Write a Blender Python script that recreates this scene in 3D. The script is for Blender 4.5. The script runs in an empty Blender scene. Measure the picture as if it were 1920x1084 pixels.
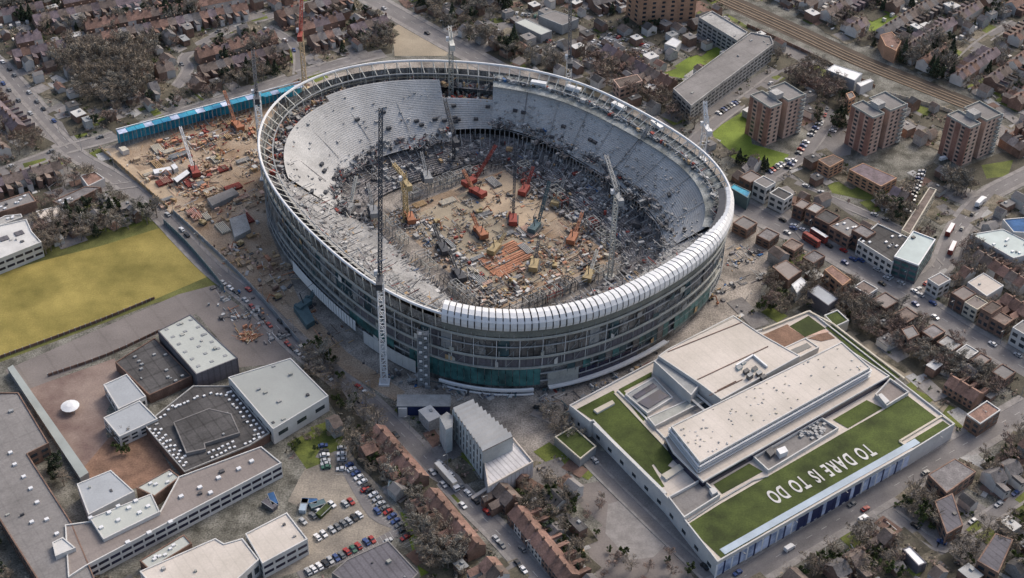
import bpy, math, random
from mathutils import Vector, Matrix
import numpy as np
random.seed(7)
C = bpy.context.scene.collection
PI = math.pi
# ------------------------------------------------------------ camera
F_PX, PITCH, ROLL, DIST = 2694.57, math.radians(38.435), math.radians(-1.777), 686.0
fwd = np.array([0, math.cos(PITCH), -math.sin(PITCH)])
rgt = np.array([1.0, 0, 0]); dwn = np.cross(fwd, rgt)
cr, sr = math.cos(ROLL), math.sin(ROLL)
R2 = cr*rgt + sr*dwn; D2 = -sr*rgt + cr*dwn
CAM = np.array([0, -DIST*math.cos(PITCH), DIST*math.sin(PITCH)+30])
cam_data = bpy.data.cameras.new('camera')
cam = bpy.data.objects.new('camera', cam_data); C.objects.link(cam)
cam_data.sensor_width = 36.0
cam_data.lens = 36.0*F_PX/1920.0
cam_data.clip_start = 1.0; cam_data.clip_end = 9000.0
M3 = Matrix(((R2[0], -D2[0], -fwd[0]), (R2[1], -D2[1], -fwd[1]), (R2[2], -D2[2], -fwd[2])))
cam.matrix_world = Matrix.Translation(Vector(CAM)) @ M3.to_4x4()
bpy.context.scene.camera = cam
# ------------------------------------------------------------ sky and sun
SUN_EL, SUN_AZ = 41.0, 38.0      # azimuth clockwise from +Y
w = bpy.data.worlds.new('World'); bpy.context.scene.world = w; w.use_nodes = True
nt = w.node_tree; nt.nodes.clear()
sky = nt.nodes.new('ShaderNodeTexSky'); sky.sky_type = 'NISHITA'; sky.sun_disc = False
sky.sun_elevation = math.radians(SUN_EL); sky.sun_rotation = math.radians(SUN_AZ)
sky.air_density = 1.0; sky.dust_density = 5.0; sky.ozone_density = 0.6
bg = nt.nodes.new('ShaderNodeBackground'); bg.inputs[1].default_value = 0.15
ow = nt.nodes.new('ShaderNodeOutputWorld')
nt.links.new(sky.outputs[0], bg.inputs[0]); nt.links.new(bg.outputs[0], ow.inputs[0])
ld = bpy.data.lights.new('sun', 'SUN'); ld.energy = 1.0; ld.angle = math.radians(12.0); ld.color = (1.0, 0.96, 0.90)
sun = bpy.data.objects.new('sun', ld); C.objects.link(sun)
e, a = math.radians(SUN_EL), math.radians(SUN_AZ)
sdir = Vector((math.cos(e)*math.sin(a), math.cos(e)*math.cos(a), math.sin(e)))
sun.rotation_euler = sdir.to_track_quat('Z', 'Y').to_euler()
vs = bpy.context.scene.view_settings
vs.view_transform = 'Standard'; vs.look = 'None'; vs.gamma = 1.0; vs.exposure = 0.42
try: vs.use_curve_mapping = False
except Exception: pass
bpy.context.scene.cycles.max_bounces = 5
bpy.context.scene.cycles.diffuse_bounces = 2

# ------------------------------------------------------------ surveying helpers (points on level planes)
def U(x, y, z=0.0):
    d = F_PX*fwd + (x-960)*R2 + (y-542)*D2
    t = (z-CAM[2])/d[2]
    p = CAM + t*d
    return Vector((p[0], p[1], z))
def PRJ(P):
    v = np.array(P)-CAM; q = v@fwd
    return 960+F_PX*(v@R2)/q, 542+F_PX*(v@D2)/q
def ray_tip(x, y, P, L, far=True):
    d = F_PX*fwd + (x-960)*R2 + (y-542)*D2; d = d/np.linalg.norm(d)
    oc = CAM-np.array(P); b = oc@d; c = oc@oc-L*L
    disc = max(b*b-c, 0.0)**0.5
    t = -b+disc if far else -b-disc
    return Vector(CAM+t*d)
AZ = math.radians(53.65)
AD = Vector((math.sin(AZ), math.cos(AZ), 0)); BD = Vector((-math.cos(AZ), math.sin(AZ), 0))
ANG = math.atan2(AD.y, AD.x)
def AB(a, b, z=0.0): return AD*a + BD*b + Vector((0, 0, z))
# ------------------------------------------------------------ materials
MT = {}
def mat(name, col, rough=0.85, var=0.18, scale=0.25, col2=None, metal=0.0, spec=0.3, detail=4.0, hue=0.0, bump=0.0, fine=0.0, lo=0.35, hi=0.65):
    """noise-mottled surface in world space; hue: per-object brightness variation"""
    if name in MT: return MT[name]
    m = bpy.data.materials.new(name); m.use_nodes = True; t = m.node_tree; N = t.nodes; L = t.links
    b = N['Principled BSDF']; b.inputs['Roughness'].default_value = rough; b.inputs['Metallic'].default_value = metal
    b.inputs['Specular IOR Level'].default_value = spec
    g = N.new('ShaderNodeNewGeometry'); n = N.new('ShaderNodeTexNoise')
    n.inputs['Scale'].default_value = scale; n.inputs['Detail'].default_value = detail; n.inputs['Roughness'].default_value = 0.62
    L.new(g.outputs['Position'], n.inputs['Vector'])
    r = N.new('ShaderNodeValToRGB')
    c1 = [max(0, c*(1-var)) for c in col]; c2 = [min(1, c*(1+var)) for c in (col2 or col)]
    r.color_ramp.elements[0].position = lo; r.color_ramp.elements[1].position = hi
    r.color_ramp.elements[0].color = (*c1, 1); r.color_ramp.elements[1].color = (*c2, 1)
    L.new(n.outputs['Fac'], r.inputs['Fac'])
    out = r.outputs['Color']
    if fine:
        n2 = N.new('ShaderNodeTexNoise'); n2.inputs['Scale'].default_value = 1.3; n2.inputs['Detail'].default_value = 3
        L.new(g.outputs['Position'], n2.inputs['Vector'])
        mr = N.new('ShaderNodeMapRange'); mr.inputs['From Min'].default_value = .3; mr.inputs['From Max'].default_value = .7
        mr.inputs['To Min'].default_value = 1-fine; mr.inputs['To Max'].default_value = 1+fine
        L.new(n2.outputs['Fac'], mr.inputs['Value'])
        mx = N.new('ShaderNodeVectorMath'); mx.operation = 'SCALE'
        L.new(out, mx.inputs[0]); L.new(mr.outputs[0], mx.inputs['Scale']); out = mx.outputs[0]
    if hue:
        oi = N.new('ShaderNodeObjectInfo'); mr = N.new('ShaderNodeMapRange')
        mr.inputs['To Min'].default_value = 1-hue; mr.inputs['To Max'].default_value = 1+hue
        L.new(oi.outputs['Random'], mr.inputs['Value'])
        mx = N.new('ShaderNodeVectorMath'); mx.operation = 'SCALE'
        L.new(out, mx.inputs[0]); L.new(mr.outputs[0], mx.inputs['Scale']); out = mx.outputs[0]
    L.new(out, b.inputs['Base Color'])
    if bump:
        bp = N.new('ShaderNodeBump'); bp.inputs['Strength'].default_value = bump; bp.inputs['Distance'].default_value = 0.3
        L.new(n.outputs['Fac'], bp.inputs['Height']); L.new(bp.outputs['Normal'], b.inputs['Normal'])
    MT[name] = m
    return m
def ribbed(name, col, period, ang, depth=0.35, rough=0.5, metal=0.0, var=0.1):
    """profiled sheet: real colour plus seams every `period` metres across direction ang"""
    if name in MT: return MT[name]
    m = mat(name, col, rough, var, 0.15, metal=metal, fine=0.08); t = m.node_tree; N = t.nodes; L = t.links
    b = N['Principled BSDF']; g = N.new('ShaderNodeNewGeometry'); d = N.new('ShaderNodeVectorMath'); d.operation = 'DOT_PRODUCT'
    d.inputs[1].default_value = (math.cos(ang)*PI*2/period, math.sin(ang)*PI*2/period, 0)
    L.new(g.outputs['Position'], d.inputs[0])
    s = N.new('ShaderNodeMath'); s.operation = 'SINE'; L.new(d.outputs['Value'], s.inputs[0])
    mr = N.new('ShaderNodeMapRange'); mr.inputs['From Min'].default_value = 0.55; mr.inputs['From Max'].default_value = 1.0
    mr.inputs['To Min'].default_value = 1.0; mr.inputs['To Max'].default_value = 1-depth
    L.new(s.outputs[0], mr.inputs['Value'])
    src = b.inputs['Base Color'].links[0].from_socket
    mx = N.new('ShaderNodeVectorMath'); mx.operation = 'SCALE'; L.new(src, mx.inputs[0]); L.new(mr.outputs[0], mx.inputs['Scale'])
    L.new(mx.outputs[0], b.inputs['Base Color'])
    return m
def M(k): return MT[k]
def seams(name, period, ang, depth, sharp=.97):
    """thin joints in two directions (roofing sheets, paving, mown strips)"""
    m = MT[name]; t = m.node_tree; N = t.nodes; L = t.links; b = N['Principled BSDF']; g = N.new('ShaderNodeNewGeometry'); src = b.inputs['Base Color'].links[0].from_socket
    for k, pr in enumerate(period):
        if not pr: continue
        a = ang+k*PI/2; d = N.new('ShaderNodeVectorMath'); d.operation = 'DOT_PRODUCT'; d.inputs[1].default_value = (math.cos(a)*2*PI/pr, math.sin(a)*2*PI/pr, 0); L.new(g.outputs['Position'], d.inputs[0])
        s = N.new('ShaderNodeMath'); s.operation = 'SINE'; L.new(d.outputs['Value'], s.inputs[0])
        mr = N.new('ShaderNodeMapRange'); mr.inputs['From Min'].default_value = sharp; mr.inputs['From Max'].default_value = 1; mr.inputs['To Min'].default_value = 1; mr.inputs['To Max'].default_value = 1-depth
        L.new(s.outputs[0], mr.inputs['Value']); mx = N.new('ShaderNodeVectorMath'); mx.operation = 'SCALE'; L.new(src, mx.inputs[0]); L.new(mr.outputs[0], mx.inputs['Scale']); src = mx.outputs[0]
    L.new(src, b.inputs['Base Color'])
# ---- ground family
mat('earth', (.095,.092,.075), var=.35, scale=.11, col2=(.155,.15,.13), fine=.5)
mat('asphalt', (.175,.165,.163), var=.14, scale=.08, fine=.12)
mat('asphalt_old', (.17,.16,.155), var=.2, scale=.07, fine=.2)
mat('pavement', (.235,.22,.21), var=.18, scale=.2, fine=.12)
mat('paint', (.42,.41,.39), var=.2, scale=.5)
mat('site', (.30,.205,.13), var=.25, scale=.045, col2=(.31,.25,.19), fine=.35)
mat('site_grey', (.21,.19,.17), var=.35, scale=.06, col2=(.28,.25,.22), fine=.45)
mat('tower_band', (.55,.43,.35), var=.1)
mat('haul', (.42,.33,.235), var=.16, scale=.08, fine=.15)
mat('field', (.18,.155,.035), var=.2, scale=.028, col2=(.28,.225,.065), fine=.14, detail=8)
mat('field_edge', (.11,.115,.035), var=.3, scale=.06, fine=.25)
mat('grass', (.085,.105,.025), var=.3, scale=.06, col2=(.12,.14,.03), fine=.25)
mat('grass_bright', (.115,.165,.02), var=.25, scale=.05, col2=(.15,.20,.03), fine=.2)
mat('green_roof', (.042,.062,.011), var=.4, scale=.05, col2=(.055,.075,.016), fine=.22)
mat('yard_red', (.19,.13,.115), var=.22, scale=.05, col2=(.22,.17,.145), fine=.15)
mat('yard_grey', (.185,.165,.155), var=.14, scale=.05, fine=.12)
mat('garden', (.085,.08,.05), var=.5, scale=.12, col2=(.15,.13,.10), fine=.4)
mat('scrub', (.075,.068,.05), var=.3, scale=.09, fine=.3)
mat('sand', (.30,.255,.19), var=.15, scale=.06, fine=.15)
mat('gravel', (.20,.18,.155), var=.22, scale=.06, col2=(.25,.22,.18), fine=.25)
mat('brick_red', (.28,.155,.12), var=.2, scale=.15, fine=.15)
mat('walkway_roof', (.30,.33,.32), var=.1, scale=.1)
mat('track_bed', (.08,.062,.048), var=.25, scale=.06, fine=.25)
mat('rail', (.20,.15,.105), var=.15, scale=.2)
# ---- building family
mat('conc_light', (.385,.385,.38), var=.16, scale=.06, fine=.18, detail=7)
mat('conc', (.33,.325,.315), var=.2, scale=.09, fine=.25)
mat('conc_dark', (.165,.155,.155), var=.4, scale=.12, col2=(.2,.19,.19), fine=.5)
mat('white_metal', (.66,.67,.68), rough=.4, var=.06, scale=.3)
mat('white_wall', (.53,.525,.51), var=.1, scale=.1, fine=.05)
mat('cream_wall', (.50,.46,.38), var=.12, scale=.1)
mat('brick', (.20,.13,.10), var=.25, scale=.2, fine=.2, hue=.2)
mat('brick_orange', (.42,.25,.16), var=.15, scale=.15, fine=.15)
mat('brick_pale', (.50,.35,.28), var=.15, scale=.15, fine=.1)
mat('brick_dark', (.15,.095,.075), var=.25, scale=.2, fine=.2)
mat('roof_red', (.185,.115,.092), var=.28, scale=.25, fine=.25, hue=.3)
mat('roof_brown', (.145,.115,.10), var=.25, scale=.25, fine=.25, hue=.35)
mat('roof_grey', (.155,.145,.145), var=.25, scale=.25, fine=.25, hue=.35)
mat('roof_purple', (.145,.115,.125), var=.25, scale=.25, fine=.2, hue=.3)
mat('felt', (.20,.19,.185), var=.16, scale=.06, fine=.12)
mat('felt_pink', (.235,.205,.19), var=.14, scale=.06, fine=.10)
mat('felt_dark', (.075,.072,.072), var=.3, scale=.08, fine=.2)
mat('slate', (.12,.115,.13), var=.15, scale=.1, fine=.15)
mat('beige_roof', (.52,.475,.42), var=.07, scale=.05, col2=(.55,.50,.45), fine=.06)
mat('stone_roof', (.53,.475,.42), var=.06, scale=.05, fine=.05)
mat('teal_roof', (.36,.43,.43), rough=.5, var=.1, scale=.1)
mat('glass', (.035,.045,.055), rough=.15, var=.2, scale=.5, spec=.6)
mat('glass_teal', (.022,.075,.08), rough=.3, var=.45, scale=.14, col2=(.04,.125,.125), spec=.5)
mat('glass_navy', (.018,.02,.045), rough=.15, var=.4, scale=.15, spec=.6)
mat('dark_metal', (.08,.08,.085), rough=.5, var=.2, scale=.4)
mat('grey_metal', (.26,.27,.275), rough=.5, var=.15, scale=.2, fine=.1)
mat('glass_blue', (.03,.07,.085), rough=.3, var=.4, scale=.1, spec=.5)
mat('mesh_panel', (.085,.082,.08), rough=.5, var=.35, scale=.09, col2=(.14,.13,.125), fine=.2)
mat('facade_bare', (.10,.10,.098), rough=.7, var=.45, scale=.13, col2=(.19,.185,.18), fine=.5)
mat('soffit', (.17,.18,.165), var=.2, scale=.1, fine=.15)
mat('deck', (.17,.185,.175), var=.35, scale=.1, col2=(.26,.27,.26), fine=.3)
mat('ledge', (.33,.335,.31), var=.15, scale=.1, fine=.1)
mat('crane_white', (.52,.52,.48), rough=.5, var=.1, scale=.3)
mat('crane_dark', (.055,.06,.07), rough=.5, var=.15, scale=.3)
mat('crane_red', (.27,.06,.045), rough=.5, var=.15, scale=.3)
mat('crane_orange', (.36,.15,.08), rough=.5, var=.15, scale=.3)
mat('crane_tan', (.48,.38,.25), rough=.5, var=.1, scale=.3)
mat('crane_teal', (.075,.125,.14), rough=.5, var=.15, scale=.3)
mat('crane_yellow', (.36,.28,.15), rough=.5, var=.12, scale=.3)
mat('hoarding', (.03,.26,.50), rough=.6, var=.4, scale=.05, col2=(.04,.33,.42), fine=.2)
mat('steel_orange', (.42,.20,.12), rough=.7, var=.3, scale=.2, fine=.3)
mat('steel_red', (.24,.055,.045), rough=.7, var=.3, scale=.2, fine=.3)
mat('timber', (.40,.28,.16), var=.25, scale=.2, fine=.2)
mat('blue_tarp', (.04,.11,.25), var=.3, scale=.2)
mat('tyre', (.02,.02,.02), var=.1)
mat('banner_blue', (.24,.31,.47), rough=.6, var=.3, scale=.12, col2=(.5,.56,.70))
mat('banner_pale', (.30,.37,.44), rough=.5, var=.15, scale=.1)
mat('banner_navy', (.02,.03,.09), rough=.5, var=.2, scale=.2)
mat('courtyard', (.19,.115,.08), var=.25, scale=.15, fine=.25)
# ---- vegetation
mat('bark', (.20,.17,.14), var=.25, scale=1.0)
mat('twig_brown', (.215,.18,.14), var=.35, scale=.5, hue=.35)
mat('twig_red', (.24,.175,.145), var=.3, scale=.5, hue=.3)
mat('twig_grey', (.22,.205,.175), var=.3, scale=.5, hue=.3)
mat('leaf_dark', (.045,.06,.033), var=.4, scale=.5, hue=.3)
mat('leaf_green', (.055,.075,.022), var=.4, scale=.5, hue=.3)
CARCOL = {'white': (.70,.70,.70), 'silver': (.40,.41,.42), 'grey': (.14,.145,.15), 'black': (.02,.02,.022), 'blue': (.035,.07,.20), 'red': (.30,.025,.02), 'green': (.04,.12,.08)}
for k, v in CARCOL.items(): mat('car_'+k, v, rough=.3, var=.04, scale=1, spec=.5)

for _k, _p, _d, _s in (('felt', (6, 9), .09, .9), ('felt_pink', (6, 14), .08, .9), ('beige_roof', (4, 0), .07, .85), ('stone_roof', (5, 5), .08, .85), ('felt_dark', (5, 9), .3, .85), ('slate', (3, 0), .25, .5), ('field', (9, 0), .05, -1.0), ('yard_grey', (14, 0), .1, .95)):
    seams(_k, _p, ANG, _d, _s)
# ------------------------------------------------------------ mesh building
class MB:
    def __init__(s): s.v = []; s.f = []; s.m = []
    def add(s, vs, fs, mi=0):
        o = len(s.v); s.v += [tuple(v) for v in vs]; s.f += [tuple(i+o for i in f) for f in fs]; s.m += [mi]*len(fs)
    def box(s, c, w, d, z0, z1, ang=0.0, mi=0):
        ca, sa = math.cos(ang), math.sin(ang); p = []
        for z in (z0, z1):
            for x, y in ((-w/2,-d/2),(w/2,-d/2),(w/2,d/2),(-w/2,d/2)):
                p.append((c[0]+x*ca-y*sa, c[1]+x*sa+y*ca, z))
        s.add(p, [(0,3,2,1),(4,5,6,7),(0,1,5,4),(1,2,6,5),(2,3,7,6),(3,0,4,7)], mi)
    def prism(s, poly, z0, z1, mi=0, top=None, cap=True, bottom=False):
        n = len(poly)
        if area(poly) < 0: poly = poly[::-1]
        p = [(q[0], q[1], z0) for q in poly]+[(q[0], q[1], z1) for q in poly]
        s.add(p, [(i, (i+1) % n, n+(i+1) % n, n+i) for i in range(n)], mi)
        if cap: s.add([(q[0], q[1], z1) for q in poly], [tuple(range(n))], mi if top is None else top)
        if bottom: s.add([(q[0], q[1], z0) for q in poly], [tuple(range(n-1, -1, -1))], mi)
    def beam(s, a, b, w, mi=0, h=None):
        a = Vector(a); b = Vector(b); d = b-a
        if d.length < 1e-6: return
        d.normalize(); up = Vector((0,0,1)) if abs(d.z) < .95 else Vector((1,0,0))
        x = d.cross(up).normalized()*w/2; y = x.cross(d).normalized()*(h or w)/2
        p = [a-x-y, a+x-y, a+x+y, a-x+y, b-x-y, b+x-y, b+x+y, b-x+y]
        s.add(p, [(0,1,2,3),(7,6,5,4),(0,4,5,1),(1,5,6,2),(2,6,7,3),(3,7,4,0)], mi)
    def cyl(s, c, r, z0, z1, n=10, mi=0, r2=None):
        r2 = r if r2 is None else r2
        p = [(c[0]+r*math.cos(2*PI*i/n), c[1]+r*math.sin(2*PI*i/n), z0) for i in range(n)]
        p += [(c[0]+r2*math.cos(2*PI*i/n), c[1]+r2*math.sin(2*PI*i/n), z1) for i in range(n)]
        s.add(p, [(i, (i+1) % n, n+(i+1) % n, n+i) for i in range(n)]+[tuple(range(n, 2*n)), tuple(range(n-1, -1, -1))], mi)
    def build(s, name, mats, parent=None, loc=None):
        me = bpy.data.meshes.new(name); me.from_pydata(s.v, [], s.f)
        if not isinstance(mats, (list, tuple)): mats = [mats]
        for k in mats: me.materials.append(MT[k] if isinstance(k, str) else k)
        if len(mats) > 1: me.polygons.foreach_set('material_index', s.m)
        me.update()
        o = bpy.data.objects.new(name, me); C.objects.link(o)
        if parent: o.parent = parent
        if loc: o.location = loc
        return o
def area(p): return sum(p[i][0]*p[(i+1) % len(p)][1]-p[(i+1) % len(p)][0]*p[i][1] for i in range(len(p)))/2
def tag(o, label=None, cat=None, group=None, kind=None):
    if label: o['label'] = label
    if cat: o['category'] = cat
    if group: o['group'] = group
    if kind: o['kind'] = kind
    return o
def thing(name, label, cat, loc=(0,0,0), rot=0.0, group=None):
    o = bpy.data.objects.new(name, None); C.objects.link(o); o.location = loc; o.rotation_euler = (0,0,rot); o.empty_display_size = .5
    return tag(o, label, cat, group)
kids = {}
def copy_tree(o, loc=None, rot=None, parent=None, scale=None, top=True):
    c = o.copy(); C.objects.link(c)
    if parent: c.parent = parent
    if loc is not None: c.location = loc
    if rot is not None: c.rotation_euler = (0,0,rot)
    if scale is not None: c.scale = scale
    for ch in KIDS.get(o.name, ()): copy_tree(ch, parent=c, top=False)
    return c
KIDS = {}
def register(root):
    def rec(o):
        KIDS[o.name] = [c for c in bpy.data.objects if c.parent == o]
        for c in KIDS[o.name]: rec(c)
    rec(root)
def pp(pts, z=0.0): return [U(x, y, z) for x, y in pts]
def inside(p, poly):
    c = False; n = len(poly); j = n-1
    for i in range(n):
        a, b = poly[i], poly[j]
        if (a[1] > p[1]) != (b[1] > p[1]) and p[0] < (b[0]-a[0])*(p[1]-a[1])/(b[1]-a[1])+a[0]: c = not c
        j = i
    return c
SHEETS = []
def sheet(name, pts, z, m, kind='structure', world=False):
    poly = pts if world else pp(pts, 0)
    if area(poly) < 0: poly = poly[::-1]
    mb = MB(); mb.add([(q[0], q[1], z) for q in poly], [tuple(range(len(poly)))])
    return tag(mb.build(name, m), kind=kind)
ORD = ['first','second','third','fourth','fifth','sixth','seventh','eighth','ninth','tenth','eleventh','twelfth']
def nth(i):
    if i < 12: return ORD[i]
    n = i+1; s = 'th' if 10 <= n % 100 <= 20 else {1:'st',2:'nd',3:'rd'}.get(n % 10, 'th')
    return str(n)+s
def rect3(a, b, c, z):
    """true rectangle from three surveyed roof corners a-b (long edge) and c (depth)"""
    A, B, Q = U(*a, z), U(*b, z), U(*c, z)
    d = (B-A); n = Vector((-d.y, d.x, 0)).normalized(); h = (Q-B).dot(n)
    return [A, B, B+n*h, A+n*h]
def inset(poly, t):
    if area(poly) < 0: poly = poly[::-1]
    n = len(poly); out = []
    for i in range(n):
        p0, p1, p2 = [Vector((q[0], q[1])) for q in (poly[i-1], poly[i], poly[(i+1) % n])]
        d1 = (p1-p0).normalized(); d2 = (p2-p1).normalized()
        n1 = Vector((-d1.y, d1.x)); n2 = Vector((-d2.y, d2.x)); k = (n1+n2); kl = 1+n1.dot(n2)
        q = p1+k*(t/max(kl, .3)); out.append(Vector((q.x, q.y, 0)))
    return out
def parapet(poly, z, h=.6, w=.5, m='white_wall', parent=None, name='parapet'):
    if area(poly) < 0: poly = poly[::-1]
    pi = inset(poly, w); po = inset(poly, -.02); mb = MB(); n = len(poly)
    vs = [(*q[:2], z-.3) for q in po]+[(*q[:2], z+h) for q in po]+[(*q[:2], z+h) for q in pi]+[(*q[:2], z) for q in pi]
    fs = []
    for i in range(n):
        j = (i+1) % n
        for k in range(3): fs.append((k*n+i, k*n+j, (k+1)*n+j, (k+1)*n+i))
    mb.add(vs, fs)
    return mb.build(name, m, parent)
def wins(parent, P0, P1, z0, z1, nx, nz, fw=.6, fh=.5, m='glass', out=.06, name='window', merge=False, skip=0.0):
    """windows on the wall from P0 to P1 (outside on the right of P0->P1 for ccw plans)"""
    P0 = Vector((P0[0], P0[1], 0)); P1 = Vector((P1[0], P1[1], 0)); d = P1-P0; L = d.length; d.normalize(); n = Vector((d.y, -d.x, 0))
    cw, chh = L/nx, (z1-z0)/nz; mball = MB(); ang = math.atan2(d.y, d.x)
    for i in range(nx):
        for j in range(nz):
            if random.random() < skip: continue
            c = P0+d*(cw*(i+.5))+n*(out-.1); zc = z0+chh*(j+.5)
            mb = mball if merge else MB()
            mb.box(c, cw*fw, .2, zc-chh*fh/2, zc+chh*fh/2, ang)
            if not merge: mb.build(name, m, parent)
    if merge: mball.build(name, m, parent)
# ============================================================ THE SETTING
sheet('ground', [Vector((-2600,-1500,0)), Vector((2600,-1500,0)), Vector((2600,3800,0)), Vector((-2600,3800,0))], 0.0, 'earth', world=True)
ROADS = []
def smooth(pts, k=4):
    P = [Vector((p.x, p.y, 0)) for p in pts]
    if len(P) < 3: return P
    out = []
    for i in range(len(P)-1):
        a, b, c, d = P[max(i-1,0)], P[i], P[i+1], P[min(i+2, len(P)-1)]
        for j in range(k):
            t = j/k; out.append(0.5*((2*b)+(c-a)*t+(2*a-5*b+4*c-d)*t*t+(3*b-a-3*c+d)*t**3))
    out.append(P[-1]); return out
def offs(P, o):
    r = []
    for i, p in enumerate(P):
        d = (P[min(i+1, len(P)-1)]-P[max(i-1, 0)]).normalized(); r.append(p+Vector((-d.y, d.x, 0))*o)
    return r
rz = [0.06]
def road(name, px, w, pav=2.2, m='asphalt', dash=True, pm='pavement'):
    P = smooth(pp(px)); ROADS.append((P, w/2+pav)); z = rz[0]; rz[0] += .006
    def strip(a, b, z0, nm, mt, h=0):
        A, B = offs(P, a), offs(P, b); mb = MB(); n = len(P)
        mb.add([(q.x, q.y, z0+h) for q in A]+[(q.x, q.y, z0+h) for q in B], [(i, i+1, n+i+1, n+i) for i in range(n-1)])
        if h:
            for Q in (A, B): mb.add([(q.x, q.y, 0.01) for q in Q]+[(q.x, q.y, z0+h) for q in Q], [(i, i+1, n+i+1, n+i) for i in range(n-1)])
        return tag(mb.build(nm, mt), kind='structure')
    strip(w/2, -w/2, z, name, m)
    if pav:
        strip(w/2+pav, w/2, z, 'pavement', pm, .12); strip(-w/2, -w/2-pav, z, 'pavement', pm, .12)
    if dash:
        mb = MB(); acc = 0
        for i in range(len(P)-1):
            d = P[i+1]-P[i]; L = d.length; d.normalize(); t = -acc % 9
            while t < L:
                q = P[i]+d*t; nn = Vector((-d.y, d.x, 0))*.1; e2 = q+d*min(3.5, L-t)
                mb.add([(*(q-nn)[:2], z+.006), (*(e2-nn)[:2], z+.006), (*(e2+nn)[:2], z+.006), (*(q+nn)[:2], z+.006)], [(0,1,2,3)])
                t += 9
            acc += L
        if mb.f: tag(mb.build('road_marking', 'paint'), kind='structure')
    return P
# site earth and big ground surfaces
sheet('site_ground', [(188,278),(240,262),(560,160),(700,118),(900,112),(1060,145),(1230,215),(1330,290),(1390,370),(1450,470),(1420,570),(1370,600),(1235,690),(1065,790),(1010,880),(900,780),(720,745),(640,680),(560,640),(420,500),(318,415)], .012, 'site_grey')
sheet('site_earth', [(215,285),(330,240),(480,200),(520,190),(500,300),(500,420),(560,560),(650,660),(760,735),(740,752),(650,700),(540,600),(430,490),(330,400)], .018, 'site')
sheet('haul_road', [(186,280),(215,277),(262,322),(330,395),(420,480),(470,545),(455,550),(395,492),(310,420),(262,350)], .026, 'haul')
sheet('haul_road', [(262,322),(330,395),(330,345),(300,310)], .032, 'haul')
sheet('sports_field', [(-60,528),(80,489),(190,461),(312,424),(396,516),(289,562),(200,597),(90,640),(-60,690)], .03, 'field')
sheet('field_margin', [(-60,500),(312,405),(335,418),(420,515),(400,545),(292,568),(200,604),(-60,702),(-60,690),(200,598),(289,562),(396,516),(312,424),(190,461),(80,489),(-60,528)], .022, 'field_edge')
sheet('hard_court', [(10,694),(60,672),(335,552),(368,588),(300,626),(170,680),(90,716),(40,735)], .028, 'yard_grey')
sheet('school_yard', [(40,735),(90,716),(215,672),(230,720),(200,770),(200,820),(310,890),(150,880),(100,820)], .026, 'yard_red')
sheet('school_yard', [(335,552),(400,535),(480,600),(560,660),(540,680),(440,690),(440,670),(368,588)], .034, 'yard_grey')
sheet('school_yard', [(150,885),(205,820),(270,800),(330,890),(260,915),(170,930)], .044, 'courtyard')
sheet('lawn', [(90,320),(140,318),(150,345),(110,350)], .03, 'grass')
sheet('lawn', [(118,392),(190,380),(225,400),(300,395),(300,415),(200,435),(150,430)], .03, 'grass')
sheet('lawn', [(1480,470),(1520,480),(1510,500),(1470,490)], .03, 'grass')
sheet('lawn', [(1190,95),(1230,100),(1215,112),(1180,105)], .03, 'grass')
sheet('lawn', [(1890,880),(1960,850),(1960,920),(1900,930)], .03, 'grass')
sheet('lawn', [(1840,310),(1900,300),(1890,330),(1850,335)], .034, 'grass')
sheet('lawn', [(300,20),(400,25),(390,55),(330,60)], .03, 'grass')
sheet('lawn', [(530,75),(560,95),(555,125),(535,110)], .03, 'grass')
sheet('lawn', [(540,830),(590,805),(620,820),(600,870),(575,880)], .03, 'grass')
sheet('lawn', [(750,960),(775,965),(835,1084),(790,1084)], .036, 'grass_bright')
sheet('lawn', [(1240,140),(1295,105),(1345,88),(1375,60),(1345,40),(1320,60),(1365,85),(1345,110),(1280,147)], .03, 'grass_bright')
sheet('lawn', [(1335,245),(1400,205),(1410,270),(1480,290),(1460,318),(1380,300),(1345,280)], .03, 'grass_bright')
sheet('lawn', [(1355,235),(1390,235),(1400,265),(1350,262)], .037, 'grass_bright')
sheet('lawn', [(1550,345),(1600,335),(1660,345),(1680,365),(1620,375),(1560,362)], .03, 'grass')
sheet('lawn', [(1650,410),(1700,370),(1740,330),(1770,350),(1720,400),(1690,430)], .03, 'grass')
sheet('lawn', [(1620,30),(1665,20),(1690,35),(1660,55),(1625,62)], .03, 'grass_bright')
sheet('lawn', [(1765,330),(1880,285),(1960,300),(1960,318),(1880,330),(1820,360),(1780,365)], .03, 'scrub')
sheet('lawn', [(860,85),(905,60),(960,75),(1060,110),(1060,140),(940,118),(880,105)], .03, 'scrub')
sheet('verge', [(640,40),(700,30),(740,60),(735,100),(660,115),(600,130)], .02, 'scrub')
sheet('open_ground', [(735,52),(760,40),(850,90),(835,105),(740,105)], .046, 'sand')
sheet('car_park', [(600,830),(640,820),(700,900),(760,980),(740,1010),(600,1060),(520,1084),(440,1084),(580,960),(540,940),(560,900)], .024, 'gravel')
sheet('car_park', [(860,20),(950,20),(1100,50),(1240,85),(1280,110),(1240,125),(1130,120),(1050,95),(960,75),(880,60)], .024, 'asphalt_old')
sheet('car_park', [(1560,215),(1600,200),(1595,290),(1540,300),(1500,330),(1440,345),(1440,320),(1500,300),(1520,230)], .036, 'asphalt_old')
sheet('car_park', [(1760,470),(1820,420),(1960,400),(1960,560),(1850,520)], .024, 'asphalt_old')
sheet('car_park', [(1080,910),(1140,900),(1260,1010),(1300,1084),(1120,1084),(1095,1010),(1130,985),(1090,950)], .024, 'yard_grey')
sheet('concrete_yard', [(1140,945),(1180,935),(1255,1015),(1225,1045),(1180,1050),(1135,1000)], .05, 'pavement')
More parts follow.
